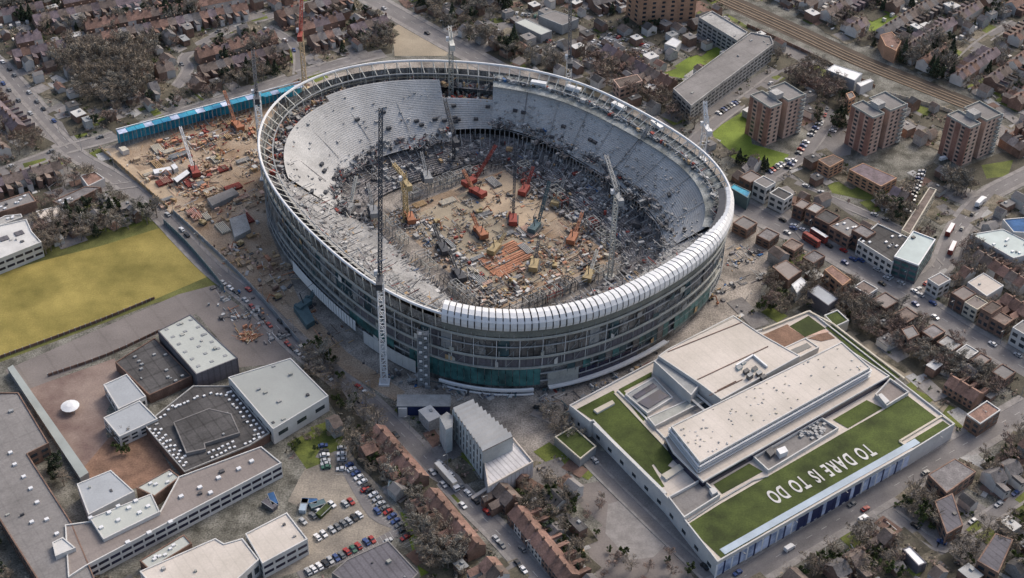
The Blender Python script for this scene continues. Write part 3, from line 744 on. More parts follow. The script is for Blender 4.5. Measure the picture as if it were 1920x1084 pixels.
debris('rooftop_works', 'grey steelwork and plant on the deck behind the far long terrace', 'building materials', bowlfn(-.06, .0, lambda q: 37.6, eR, nA), 420, W_GREY, 3.0, .4, hmax=1.6)
for x, y in ((1160,203),(1232,238),(1010,160),(1075,170)):
    mb = MB(); p = U(x, y, 38); mb.box(p, 9, 3, 38.2, 40.4, th_px(x, y, 38)+PI/2); mb.build('plant_cover', 'white_metal', stadium)

# ============================================================ CRANES
def lattice(mb, a, b, w, mi=0, cw=.28, step=None):
    a = Vector(a); b = Vector(b); d = b-a; L = d.length; d.normalize(); up = Vector((0,0,1)) if abs(d.z) < .95 else Vector((1,0,0))
    x = d.cross(up).normalized()*w/2; y = x.cross(d).normalized()*w/2; n = max(2, int(L/(step or w*1.5)))
    cs = [x+y, x-y, -x-y, -x+y]
    for c in cs: mb.beam(a+c, b+c, cw, mi)
    for i in range(n):
        p = a+d*(L*i/n); q = a+d*(L*(i+1)/n)
        for k in range(4):
            c1, c2 = cs[k], cs[(k+1) % 4]
            mb.beam(p+(c1 if i % 2 else c2), q+(c2 if i % 2 else c1), cw*.7, mi); mb.beam(p+c1, p+c2, cw*.7, mi)
def tower_crane(base, bz, topy, tip, L, label, mast='crane_white', jib='crane_dark', w=2.3, far=True, counter=9):
    B = U(base[0], base[1], bz); z = bz
    while PRJ((B.x, B.y, z))[1] > topy and z < 140: z += .5
    T = Vector((B.x, B.y, z)); o = thing('tower_crane', label, 'crane', (B.x, B.y, bz), group='tower cranes round the stadium')
    r = Vector((-B.x, -B.y, -bz))
    mb = MB(); lattice(mb, Vector((B.x, B.y, bz))+r, T+r, w, cw=.42); mb.box((0,0), 5, 5, 0, .9); mb.build('mast', mast, o)
    tp = ray_tip(tip[0], tip[1], T+Vector((0,0,2)), L, far)
    J = T+Vector((0,0,2)); mb = MB(); lattice(mb, J+r, tp+r, 1.6, cw=.34); mb.build('jib', jib, o)
    h = Vector((tp.x-J.x, tp.y-J.y, 0)); h = h.normalized() if h.length > .1 else Vector((0,1,0))
    mb = MB(); an = math.atan2(h.y, h.x); zz = z-bz
    mb.box(-h*counter*.5, counter, 2.6, zz+.3, zz+1.2, an); mb.box(-h*(counter-1.5), 2.6, 2.8, zz-1.2, zz+2.2, an); mb.build('counterweight', jib, o)
    mb = MB(); side = Vector((-h.y, h.x, 0)); mb.box(side*1.9+h*1.2, 2, 1.6, zz, zz+2.3, an); mb.build('cab', 'white_metal', o)
    mb = MB(); ap = -h*3+Vector((0,0,zz+8)); mb.beam(Vector((0,0,zz+1)), ap, .4); mb.beam(-h*(counter-2)+Vector((0,0,zz+1)), ap, .3); mb.beam(ap, J+(tp-J)*.8+r, .12); mb.build('a_frame', jib, o)
    mb = MB(); hk = J+(tp-J)*.97; mb.beam(hk+r, Vector((hk.x, hk.y, max(hk.z-18, 6)))+r, .10); mb.build('hoist_rope', 'crane_dark', o)
    return o
tower_crane((721,718), 0, 520, (714,202), 60, 'pale lattice crane at the stadium front with tall dark upright jib', 'white_metal', w=2.8)
tower_crane((497,335), 0, 178, (474,95), 34, 'pale crane outside the left rim of the stadium with dark jib', 'white_metal', w=3.0)
tower_crane((572,168), 0, 62, (566,-14), 26, 'tan tower crane with red top behind the blue hoarding', 'crane_tan', 'crane_red')
tower_crane((846,205), 16, 78, (843,50), 9, 'short pale crane mast with white cab at the far end of the stadium', 'ledge', 'crane_white')
tower_crane((1064,185), 14, 112, (1069,-8), 42, 'pale crane behind the far rim with very tall dark jib', 'white_metal', w=3.0)
tower_crane((1315,300), 8, 238, (1322,190), 12, 'stubby cream crane outside the right rim of the stadium', 'white_metal', 'white_metal', w=3.2)
tower_crane((1143,520), 0, 366, (1136,292), 24, 'white crane mast standing on the right side inside the bowl', 'crane_white', 'grey_metal', w=2.2)
tower_crane((761,415), 0, 340, (738,308), 20, 'yellow crane beside the brown pitch edge', 'crane_yellow', 'crane_yellow')
tower_crane((851,300), 6, 258, (834,186), 26, 'thin dark crane below the far end of the bowl', 'crane_dark', 'crane_dark', w=1.4)
def crawler(base, tip, L, label, body, jib, far=True, z=0.1):
    B = U(base[0], base[1], z); o = thing('crawler_crane', label, 'crane', (B.x, B.y, z), group='crawler cranes inside the bowl'); r = -B
    tp = ray_tip(tip[0], tip[1], B+Vector((0,0,2.5)), L, far); h = Vector((tp.x-B.x, tp.y-B.y, 0)).normalized(); an = math.atan2(h.y, h.x); s_ = Vector((-h.y, h.x, 0))
    for sgn in (-1, 1):
        mb = MB(); mb.box(s_*sgn*2.4, 8, 1.2, .05, 1.3, an); mb.build('track', 'dark_metal', o)
    mb = MB(); mb.box(-h*1.5, 7.5, 4, 1.4, 3.8, an); mb.box(-h*5.5, 1.8, 4.6, 1.3, 4.2, an); mb.box(h*2.6+s_*1.9, 2, 1.4, 1.4, 4.0, an); mb.build('machine_body', body, o)
    mb = MB(); lattice(mb, h*2.2+Vector((0,0,2)), tp+r, 1.25, cw=.26); mb.build('boom', jib, o)
    mb = MB(); mb.beam(-h*2+Vector((0,0,3.5)), -h*4+Vector((0,0,11)), .4); mb.beam(-h*4+Vector((0,0,11)), (tp+r)*.96, .14); mb.build('backstay', 'crane_dark', o)
    return o
crawler((962,415), (967,268), 34, 'red bodied crawler crane with dark upright boom right of the pitch middle', 'crane_red', 'crane_dark')
crawler((1005,430), (1030,340), 22, 'teal crawler crane with short boom beside the far pitch edge', 'crane_teal', 'crane_teal')
crawler((1155,352), (1138,296), 16, 'dark crawler crane on the right terraces with a leaning boom', 'crane_dark', 'crane_dark', z=10)
crawler((1160,360), (1216,236), 34, 'dark crane on the right terraces with a thin boom leaning right', 'crane_dark', 'grey_metal', z=10)
crawler((885,345), (930,272), 24, 'red crawler crane with thick red boom at the far pitch corner', 'crane_red', 'crane_red')
crawler((893,365), (868,318), 14, 'second red crane of the pair at the far pitch corner', 'crane_red', 'steel_orange')
crawler((768,412), (752,340), 22, 'orange crawler crane standing at the left pitch corner', 'crane_orange', 'crane_yellow')
crawler((1090,270), (1120,222), 18, 'grey crane with thin boom against the far terrace', 'grey_metal', 'grey_metal', z=14)
crawler((365,325), (338,238), 30, 'long white crane boom lying over the earth site left of the stadium', 'crane_red', 'white_metal')
crawler((445,240), (420,170), 22, 'orange crane beside the blue hoarding', 'crane_orange', 'steel_orange')
crawler((1002,500), (1010,452), 14, 'small dark crane among materials near the near pitch end', 'crane_yellow', 'crane_dark')
crawler((575,575), (600,520), 14, 'teal crane by the left foot of the stadium front', 'crane_teal', 'crane_teal')
crawler((830,470), (812,420), 16, 'small dark crane left of the pitch middle', 'crane_dark', 'crane_dark')
crawler((1045,380), (1060,330), 16, 'grey crane near the far pitch edge', 'crane_yellow', 'grey_metal')
crawler((700,400), (690,345), 18, 'thin grey crane on the left lower terraces', 'grey_metal', 'grey_metal', z=6)
crawler((1200,420), (1222,366), 17, 'thin dark crane on the shaded right lower terraces', 'crane_dark', 'crane_dark', z=6)
crawler((900,440), (885,400), 12, 'small orange crane in the middle of the pitch area', 'crane_orange', 'crane_orange')
for k_, (bx_, tx_, L_, lb_, cb_, cj_) in enumerate((((655,395),(668,330),18,'thin pale crane on the far left lower terraces','grey_metal','crane_white'),((800,335),(790,285),16,'thin grey crane below the far left terrace','grey_metal','grey_metal'),((1075,450),(1092,398),16,'thin orange crane on the right side of the pitch','crane_orange','steel_orange'),((1105,520),(1120,468),15,'thin pale crane at the near right corner of the pitch','crane_yellow','crane_white'),((860,520),(842,470),15,'thin dark crane at the near left corner of the pitch','crane_dark','crane_dark'),((985,360),(1000,312),14,'thin red crane at the far right corner of the pitch','crane_red','steel_red'),((930,470),(948,436),11,'small yellow crane among the orange beam stacks','crane_yellow','crane_yellow'))):
    crawler(bx_, tx_, L_, lb_, cb_, cj_, z=.1 if k_ > 1 else 6)
def digger(x, y, an, label, z=.1):
    p = U(x, y, z); o = thing('excavator', label, 'excavator', tuple(p), an, 'excavators on the building site')
    for sg in (-1, 1): mb = MB(); mb.box((0, sg*1.1), 3.8, .7, 0, .9); mb.build('track', 'dark_metal', o)
    mb = MB(); mb.box((-.4,0), 3.2, 2.6, .9, 2.2); mb.box((.6,.7), 1.4, 1.1, 2.2, 3.2); mb.build('machine_body', 'crane_yellow', o)
    mb = MB(); mb.beam((1,-.3,1.8), (4,-.3,4.6), .5); mb.beam((4,-.3,4.6), (6,-.3,1.6), .4); mb.box((6,-.3), 1, 1.2, .5, 1.7); mb.build('digging_arm', 'crane_orange', o)
for k, (x, y, lb) in enumerate(((300,330,'beside the site cabin row'),(410,300,'in the middle of the left site'),(380,420,'near the haul road bend'),(520,560,'near the stadium left foot'),(820,420,'on the left part of the pitch'),(900,400,'in the upper part of the pitch'),(1040,500,'on the right part of the pitch'),(960,530,'among the near end materials'),(450,460,'beside the grey platform'),(1330,560,'at the right foot of the stadium'))):
    digger(x, y, k*1.3, 'yellow excavator working '+lb)
# scaffold stair tower on the front
p = U(795, 722); mb = MB()
for dx in (-2.6, 0, 2.6):
    for dy in (-1.4, 1.4): mb.beam(p+Vector((dx,dy,0)), p+Vector((dx,dy,34)), .3)
for k in range(12):
    z = 2.8*k+1; mb.box(p, 5.6, 3.0, z, z+.15)
    mb.beam(p+Vector((-2.6 if k%2 else 2.6,-1.5,z)), p+Vector((2.6 if k%2 else -2.6,-1.5,z+2.8)), .35)
o = tag(mb.build('scaffold_stair', 'grey_metal'), 'grey scaffold stair tower standing against the dark stadium front', 'stair tower')
mb = MB()
for k in range(12): mb.box(p+Vector((-1.2 if k%2 else 1.2, -1.7, 0)), 1.3, .1, 2.8*k+1.6, 2.8*k+3.0)
mb.build('landing_screen', 'white_metal', o)
# blue hoarding / covered walkway on the far left edge
A0, A1 = U(222, 268), U(566, 176); d = (A1-A0).normalized(); nn = Vector((-d.y, d.x, 0)); L = (A1-A0).length
o = thing('site_hoarding', 'long blue and teal sheeted hoarding along the top left edge of the building site', 'hoarding', tuple(A0)); n = 22
for i in range(n):
    mb = MB(); h = 8.5 if i < 17 else 7.5; q = d*(L*(i+.5)/n)
    ang = math.atan2(d.y, d.x); mb.box(q, L/n-.15, .35, 0, h, ang); mb.build('sheet', 'hoarding', o)
    mb = MB(); mb.box(q-nn*2.6, L/n-.2, 4.6, h-.05, h+.15, ang); mb.build('sheet', 'hoarding' if i % 3 else 'banner_blue', o)
mb = MB(); mb.beam(Vector((0,0,9.0))+nn*.4, d*L+Vector((0,0,8.6))+nn*.4, .5); mb.build('top_rail', 'white_metal', o)
mb = MB()
for i in range(45): mb = MB(); mb.beam(d*(L*i/45)-nn*4.8, d*(L*i/45)-nn*4.8+Vector((0,0,8.5)), .3); mb.build('post', 'grey_metal', o)
# site fences
def fence(name, label, px, h, m, post=None, n=None, thick=.25):
    P = smooth(pp(px), 3); o = thing(name, label, 'fence', tuple(P[0])); mb = MB(); r = -P[0]
    for i in range(len(P)-1):
        a, b = P[i]+r, P[i+1]+r; dd = (b-a).normalized(); q = Vector((-dd.y, dd.x, 0))*thick/2
        mb.add([(*(a-q)[:2],0),(*(b-q)[:2],0),(*(b+q)[:2],0),(*(a+q)[:2],0),(*(a-q)[:2],h),(*(b-q)[:2],h),(*(b+q)[:2],h),(*(a+q)[:2],h)], [(4,5,6,7),(0,1,5,4),(2,3,7,6),(0,4,7,3),(1,2,6,5)])
    mb.build('panel', m, o); mb = MB()
    for i in range(len(P)-1):
        for t in (0, .33, .66): mb = MB(); mb.box(P[i]+(P[i+1]-P[i])*t+r, .35, .35, 0, h+.3); mb.build('post', post or 'grey_metal', o)
    return o
fence('site_fence', 'teal mesh fence between the yellow field and the avenue', [(308,420),(350,460),(398,516),(420,545)], 3.0, 'crane_teal')
fence('site_fence', 'grey site fence running beside the haul road', [(325,400),(400,470),(480,550),(562,645)], 2.6, 'grey_metal')
fence('site_fence', 'tan boarded fence along the left edge of the site earth', [(190,283),(250,335),(315,392)], 2.4, 'timber')
fence('park_fence', 'dark fence along the lower edge of the yellow field', [(0,672),(110,632),(200,598),(290,561)], 1.6, 'brick_dark')
fence('park_fence', 'dark fence between hard court and red school yard', [(90,706),(200,668),(300,622)], 1.6, 'brick_dark')
fence('railway_fence', 'pale wall along the near side of the railway tracks', [(1660,178),(1760,205),(1830,232)], 2.6, 'cream_wall')
fence('railway_fence', 'brown wall between the railway tracks and the sheds', [(1400,50),(1500,95),(1640,165)], 2.2, 'brick')

debris('site_rubble', 'bright orange heap and pipes on the yard beside the avenue fence', 'building materials', clustered(inpoly([(440,612),(478,605),(492,632),(455,640)]), 5, 1.6, .9), 110, [('steel_orange',4),('timber',2),('cream_wall',1)], 2.4, .5)
# orderly stacks of material on the left site and the pitch
for k in range(40):
    if k < 26: f_ = inpoly([(250,300),(460,215),(480,300),(490,430),(545,560),(420,470),(320,385)]); where = 'on the left site'
    else: f_ = lambda: AB(random.uniform(8,78), random.uniform(26,118), .1); where = 'on the pitch area'
    p = f_(); a_ = ANG+(PI/2 if k % 2 else 0); mk = random.choice(['timber','steel_orange','conc','grey_metal','brick_pale','steel_red','cream_wall']); mb = MB(); n_ = random.randint(3, 6); L_ = random.uniform(5, 11)
    for j in range(n_):
        for l in range(2): mb.beam((math.cos(a_)*-L_/2-math.sin(a_)*j*.9, math.sin(a_)*-L_/2+math.cos(a_)*j*.9, .5+l*.6), (math.cos(a_)*L_/2-math.sin(a_)*j*.9, math.sin(a_)*L_/2+math.cos(a_)*j*.9, .5+l*.6), .5)
    o = mb.build('material_stack', mk); o.location = (p.x, p.y, .05); tag(o, '%s stack of %s lengths %s, counting at random' % (nth(k), {'timber':'timber','steel_orange':'orange steel','conc':'concrete','grey_metal':'grey steel','brick_pale':'pale brick','steel_red':'rusty steel','cream_wall':'cream'}[mk], where), 'material stack', 'material stacks')
STK = [o for o in bpy.data.objects if o.name.startswith('material_stack')]
for wh in ('left site', 'pitch area'):
    L_ = sorted([o for o in STK if wh in o['label']], key=lambda o: PRJ(o.location)[0])
    for k, o in enumerate(L_): o['label'] = o['label'].split(' stack of ')[1].split(',')[0].replace(' lengths', ' lengths stacked')+', '+nth(k)+' such stack from the left'
# ============================================================ LOW OFFICE WITH GRASS ROOF
HQ = thing('office_building', 'low white office and shop block with grass roof lettering and beige upper roofs', 'building', (0,0,0))
def vol(px, z0, z1, wall, roof, parent, name='roof_block', par=None, parm='white_wall', names=('wall','roof')):
    poly = pp(px, z1) if not isinstance(px[0], Vector) else px
    if area(poly) < 0: poly = poly[::-1]
    mb = MB(); mb.prism(poly, z0, z1-.02, 0, cap=False); wobj = mb.build(names[0], wall, parent)
    mb = MB(); mb.add([(q[0], q[1], z1) for q in poly], [tuple(range(len(poly)))]); r = mb.build(names[1], roof, parent)
    if par: parapet(poly, z1, par, .55, parm, parent)
    return poly
_pz = [0]
def patch(px, z, m, parent, name):
    _pz[0] = (_pz[0]+1) % 12; z += _pz[0]*.012
    poly = pp(px, z) if not isinstance(px[0], Vector) else px
    if area(poly) < 0: poly = poly[::-1]
    mb = MB(); mb.prism(poly, z-.12, z); return mb.build(name, m, parent)
PZ = 9.0
pod = vol([(1067,762),(1106,793),(1112,791),(1250,935),(1345,1056),(1708,848),(1790,797),(1518,584),(1425,620),(1340,640),(1230,676)], 0, PZ, 'white_wall', 'stone_roof', HQ, par=.9)
lz_ = PZ+.15
for px in ([(1352,1046),(1700,844),(1688,830),(1756,783),(1702,742),(1658,768),(1575,815),(1440,893),(1350,945),(1288,984)],
           [(1082,767),(1150,732),(1158,742),(1262,853),(1222,872),(1246,912),(1238,915),(1122,795)],
           [(1160,730),(1222,697),(1222,706),(1170,733),(1214,780),(1206,790)],
           [(1338,908),(1405,869),(1430,884),(1354,926)], [(1562,787),(1625,750),(1655,765),(1590,803)],
           [(1206,842),(1240,826),(1262,862),(1252,873),(1268,882),(1254,900),(1236,884)],
           [(1480,612),(1516,592),(1548,616),(1510,632)], [(1548,614),(1560,608),(1690,706),(1668,716)],
           [(1700,830),(1768,789),(1782,799),(1712,839)]): patch(px, lz_, 'green_roof', HQ, 'grass_roof')
# lettering on the big lawn, read from the far side
def letter_text(s, org, xdir, ydir, size, sx, m, parent):
    zx = xdir.cross(ydir); cur = 0.0; dg = None
    for ch in s:
        if ch == ' ': cur += size*.24; continue
        cu = bpy.data.curves.new('letter', 'FONT'); cu.body = ch; cu.size = size; cu.extrude = .05; cu.offset = .24
        t = bpy.data.objects.new('tmp', cu); C.objects.link(t); bpy.context.view_layer.update()
        me = bpy.data.meshes.new_from_object(t.evaluated_get(bpy.context.evaluated_depsgraph_get())); bpy.data.objects.remove(t)
        xs = [v.co.x for v in me.vertices]; x0, x1 = min(xs), max(xs)
        for v in me.vertices:
            q = org+xdir*(cur+(v.co.x-x0)*sx)+ydir*v.co.y+zx*v.co.z; v.co = q
        cur += (x1-x0)*sx+size*.085; me.materials.clear(); me.materials.append(MT[m])
        o = bpy.data.objects.new('letter_'+ch.lower(), me); C.objects.link(o); o.parent = parent
    return cur
xd = (U(1455,927,lz_)-U(1640,836,lz_)).normalized(); yd = Vector((-xd.y, xd.x, 0))
print('TEXT', letter_text('TO DARE IS TO DO', U(1624, 832, lz_+.16), xd, yd, 10.6, .50, 'white_wall', HQ), (U(1452,930,lz_)-U(1640,836,lz_)).length)
# paths and kerb frames on the roof
def kerb(px, z, w_, h, m, parent, name='roof_kerb'):
    P = pp(px, z); mb = MB()
    for i in range(len(P)-1): mb.beam(P[i]+Vector((0,0,h/2)), P[i+1]+Vector((0,0,h/2)), w_, h=h)
    return mb.build(name, m, parent)
kerb([(1153,738),(1268,860)], PZ, 1.2, .5, 'cream_wall', HQ); kerb([(1158,734),(1200,774),(1280,858)], PZ, .8, .7, 'white_wall', HQ)
kerb([(1114,796),(1248,928)], PZ, 1.5, 1.0, 'white_wall', HQ)
kerb([(1696,836),(1686,829),(1766,781),(1788,797)], PZ, .9, .8, 'cream_wall', HQ)
kerb([(1430,620),(1516,586),(1562,610),(1695,712)], PZ, .9, 1.1, 'cream_wall', HQ)
kerb([(1290,978),(1350,938),(1412,902),(1440,894)], PZ, .6, .6, 'grey_metal', HQ)
# planters, stores and roof boxes
def rbox(px, z0, z1, wall, roof, nm='roof_box', par=0):
    e = bpy.data.objects.new(nm, None); C.objects.link(e); e.parent = HQ
    vol(px, z0, z1, wall, roof, e, par=par); return e
rbox([(1113,768),(1148,750),(1153,756),(1120,774)], PZ, PZ+1.2, 'white_wall', 'cream_wall')
e = rbox([(1172,740),(1226,708),(1262,746),(1214,776)], PZ, PZ+1.6, 'white_wall', 'grey_metal', 'rooflight', .4)
for px in ([(1186,742),(1224,718),(1232,725),(1194,748)], [(1196,754),(1236,730),(1254,742),(1216,766)]): patch(px, PZ+1.9, 'glass_navy', e, 'pane')
rbox([(1214,783),(1308,742),(1322,752),(1228,800)], PZ, PZ+2.2, 'white_wall', 'ledge', 'planter', .3)
rbox([(1240,890),(1276,868),(1284,876),(1250,899)], PZ, PZ+1.2, 'white_wall', 'cream_wall', 'roof_seat')
rbox([(1252,936),(1316,901),(1350,932),(1282,975)], PZ-.5, PZ+.8, 'white_wall', 'felt', 'plant_enclosure', 1.6)
rbox([(1330,916),(1340,914),(1346,922),(1336,927)], PZ+.5, PZ+3, 'white_wall', 'white_wall', 'plant_unit')
rbox([(1412,860),(1540,786),(1572,806),(1440,886)], PZ-.5, PZ+.7, 'white_wall', 'felt', 'plant_enclosure', 1.3)
rbox([(1456,842),(1472,836),(1478,846),(1463,852)], PZ+.7, PZ+3.5, 'white_metal', 'white_metal', 'plant_unit')
rbox([(1436,845),(1446,838),(1454,848),(1445,856)], PZ+.7, PZ+2.5, 'dark_metal', 'dark_metal', 'plant_unit')
mb = MB()
for i in range(46):
    q = U(random.uniform(1496,1538), 0, PZ) if 0 else U(1500+random.random()*46, 812+random.uniform(-10,12)-0.25*random.random()*30, PZ+.7); mb.box(q, random.uniform(.8,1.6), random.uniform(.8,1.5), PZ+.7, PZ+random.uniform(1.2,2.0), ANG)
o_ = mb.build('roof_stones', 'conc_light', HQ); o_['kind'] = 'stuff'
rbox([(1640,742),(1668,712),(1704,738),(1662,764)], PZ-.5, PZ+.8, 'white_wall', 'felt_pink', 'plant_enclosure', 1.2)
rbox([(1646,740),(1653,737),(1668,752),(1660,757)], PZ+.8, PZ+2.8, 'white_wall', 'white_wall', 'plant_unit')
rbox([(1545,592),(1570,582),(1592,602),(1566,614)], 0, 6.0, 'cream_wall', 'green_roof', 'side_block', .5)
# brown terrace and dark well
patch([(1430,628),(1476,608),(1512,634),(1462,656)], lz_, 'courtyard', HQ, 'terrace'); patch([(1478,612),(1510,632),(1556,622),(1530,612)], lz_+.05, 'brick_pale', HQ, 'terrace'); patch([(1515,634),(1550,622),(1566,634),(1540,640)], lz_+.02, 'courtyard', HQ, 'terrace')
rbox([(1458,658),(1510,634),(1536,652),(1492,674)], PZ, PZ+3.0, 'white_wall', 'stone_roof', 'light_well', .4); patch([(1475,659),(1513,643),(1522,650),(1487,666)], PZ+3.2, 'glass', HQ, 'well_glazing')
# back roof block
vol([(1234,668),(1252,655),(1375,592),(1432,630),(1500,668),(1352,750),(1312,720)], PZ, 17.5, 'white_wall', 'beige_roof', HQ, par=.35)
vol([(1226,678),(1236,669),(1312,722),(1296,742)], PZ, 16.0, 'white_wall', 'grey_metal', HQ, par=.3)
for a_, b_ in (((1252,660),(1395,603)), ((1308,712),(1440,650)), ((1330,742),(1392,712)), ((1345,733),(1380,715)), ((1258,652),(1388,590))):
    kerb([a_, b_], 17.55, .35, .3, 'brick_dark' if a_[0] != 1258 else 'cream_wall', HQ, 'roof_joint')
kerb([(1380,688),(1412,668),(1438,690)], 17.6, .8, 1.2, 'white_metal', HQ, 'plant_screen')
for k, (x, y) in enumerate(((1385,688),(1398,694),(1405,702),(1414,690),(1422,698),(1430,705),(1392,678))):
    rbox([(x-5,y),(x+3,y-5),(x+8,y),(x,y+5)], 17.4, 18.6+k % 3*.6, 'dark_metal' if k % 3 else 'teal_roof', 'dark_metal' if k % 2 else 'grey_metal', 'plant_unit')
for a_, b_ in (((1300,735),(1345,772)), ((1292,745),(1332,780))): kerb([a_, b_], PZ+3, 1.2, .4, 'white_wall', HQ, 'terrace_rail')
patch([(1300,742),(1312,738),(1345,768),(1330,776)], PZ+1, 'glass', HQ, 'glazing')
# front bar, two storeys stepping out
t2 = vol([(1246,822),(1590,655),(1668,706),(1318,905),(1262,850)], PZ, 12.6, 'glass_navy', 'stone_roof', HQ, par=.5)
bar = vol([(1258,800),(1578,642),(1632,690),(1312,868)], 12.6, 18.5, 'white_wall', 'beige_roof', HQ, par=.4)
_b = [Vector((q.x, q.y, 0)) for q in bar]; _bi = inset(_b, 1.5)
for i in range(95):
    q = _b[0]+(_b[1]-_b[0])*random.random()+(_b[3]-_b[0])*random.random()
    if inside((q.x, q.y), _bi): mb = MB(); mb.box(q, random.uniform(.4,.9), random.uniform(.4,.8), 18.45, 18.5+random.uniform(.15,.5), ANG); mb.build('roof_vent', random.choice(['white_wall','cream_wall','grey_metal']), HQ)
for zz in (13.6, 15.6, 17.0):
    for P in (bar,):
        mb = MB(); n_ = len(P)
        pi = inset(P, -.5)
        for i in range(n_): mb.beam((*pi[i][:2], zz), (*pi[(i+1) % n_][:2], zz), .9, h=.35)
        mb.build('sun_louvre', 'white_metal', HQ)
for i in range(4):
    a_, b_ = bar[i], bar[(i+1) % 4]
    if (b_-a_).length > 60 and (a_.y+b_.y) < (bar[0].y+bar[1].y+bar[2].y+bar[3].y)/2:
        wins(HQ, a_, b_, 13.7, 18.0, 34, 2, .86, .62, 'glass_navy', .12)
    elif (b_-a_).length < 60: wins(HQ, a_, b_, 13.7, 18.0, 5, 2, .5, .45, 'glass', .12)
# front shop windows and side wall ribs
fr = [(i, (pod[(i+1) % len(pod)]-pod[i]).length) for i in range(len(pod))]
for i in range(len(pod)):
    a_, b_ = pod[i], pod[(i+1) % len(pod)]; L = (b_-a_).length; nrm = Vector(((b_-a_).y, -(b_-a_).x, 0)).normalized()
    if L > 60 and nrm.dot(-BD) > .7:
        n_ = 27; d = (b_-a_).normalized(); ang = math.atan2(d.y, d.x)
        for k in range(n_):
            c = a_+d*(L*(k+.5)/n_)+nrm*.05; mid = 10 < k < 20
            mb = MB(); mb.box(c, L/n_*(.55 if mid else .84), .3, 1.0, 7.6, ang); mb.build('shop_window', 'banner_navy' if mid and k % 2 else 'banner_blue', HQ)
            mb = MB(); mb.box(a_+d*(L*k/n_)+nrm*.12, .9 if not mid else 1.9, .3, .3, 7.8, ang); mb.build('shop_pier', 'banner_navy' if k % 2 or mid else 'white_metal', HQ)
        mb = MB(); mb.beam(a_+nrm*1.6+Vector((0,0,8.3)), b_+nrm*1.6+Vector((0,0,8.3)), 3.2, h=.3); mb.build('canopy', 'banner_pale', HQ)
    elif L > 12 and nrm.dot(-AD) > .6:
        wins(HQ, a_, b_, 0.5, 5.5, max(3, int(L/9)), 1, .3, .4, 'glass', .05)
# small green roofed block outside the left wall
sb = thing('side_block', 'small low block with green roof beside the long white office wall', 'building', (0,0,0))
vol([(1040,820),(1075,800),(1118,838),(1088,862)], 0, 5, 'grey_metal', 'green_roof', sb, par=.5, parm='cream_wall')
mb = MB(); P = pp([(1040,823),(1085,865)], 3)
for i in range(12): q = P[0]+(P[1]-P[0])*i/11; mb.beam((*q[:2],0), (*q[:2],5.6), .25)
mb.build('trellis', 'ledge', sb)

# ============================================================ RIBBED METAL CLAD WORKSHOP in the middle foreground
wk = thing('clad_building', 'grey ribbed metal building with stepped roof slats beside the avenue', 'building', (0,0,0))
rb = ribbed('rib_wall', (.50,.53,.53), 2.6, ANG+PI/2, .5); rb2 = ribbed('rib_pale', (.50,.49,.50), 2.2, ANG, .35)
H_ = 17
W1 = vol([(848,768),(882,750),(962,820),(905,848)], 0, H_, 'rib_wall', 'felt_dark', wk)
wins(wk, U(848,768,H_), U(905,848,H_), 2, 15, 9, 3, .22, .7, 'glass', .1)

nsl = 10
for k in range(nsl):
    t = (k+.5)/nsl; a_ = U(848+(905-848)*t, 768+(848-768)*t, H_); b_ = U(885+(962-885)*t, 752+(820-752)*t, H_); mb = MB()
    d = (b_-a_).normalized(); q = Vector((-d.y, d.x, 0)); wd = .95
    mb.add([a_-q*wd+Vector((0,0,.1)), b_-q*wd+Vector((0,0,.1)), b_+q*wd*.6+Vector((0,0,2.0)), a_+q*wd*.6+Vector((0,0,2.0)), a_+q*wd*.7+Vector((0,0,.1)), b_+q*wd*.7+Vector((0,0,.1))], [(0,1,2,3),(3,2,5,4),(0,3,4),(1,5,2)])
    mb.build('roof_slat', 'white_wall', wk)
vol([(905,850),(962,822),(1000,868),(915,915)], 0, 9, 'rib_pale', 'rib_pale', wk, par=.9, parm='stone_roof')
vol([(824,782),(838,772),(850,780),(848,800),(836,806)], 0, 15, 'rib_wall', 'grey_metal', wk)
mb = MB(); p_ = U(920,905,9); mb.beam(U(885,935,1), U(955,890,4), 1.6, h=1.2); mb.build('ramp', 'stone_roof', wk)
o = thing('site_cabin', 'long flat white and navy cabin standing end-on to the ribbed building', 'cabin', tuple(U(795,770)))
mb = MB(); an = math.atan2((U(835,762)-U(758,762)).y, (U(835,762)-U(758,762)).x); mb.box((0,0), 24, 7, .3, 6, an); mb.build('wall', 'banner_navy', o)
mb = MB(); mb.box((0,0), 24.6, 7.8, 6, 6.5, an); mb.build('roof', 'grey_metal', o); mb = MB(); mb.box((math.cos(an)*-9.5,math.sin(an)*-9.5-1), 4, 7.4, .2, 5.6, an); mb.build('end_wall', 'white_wall', o)
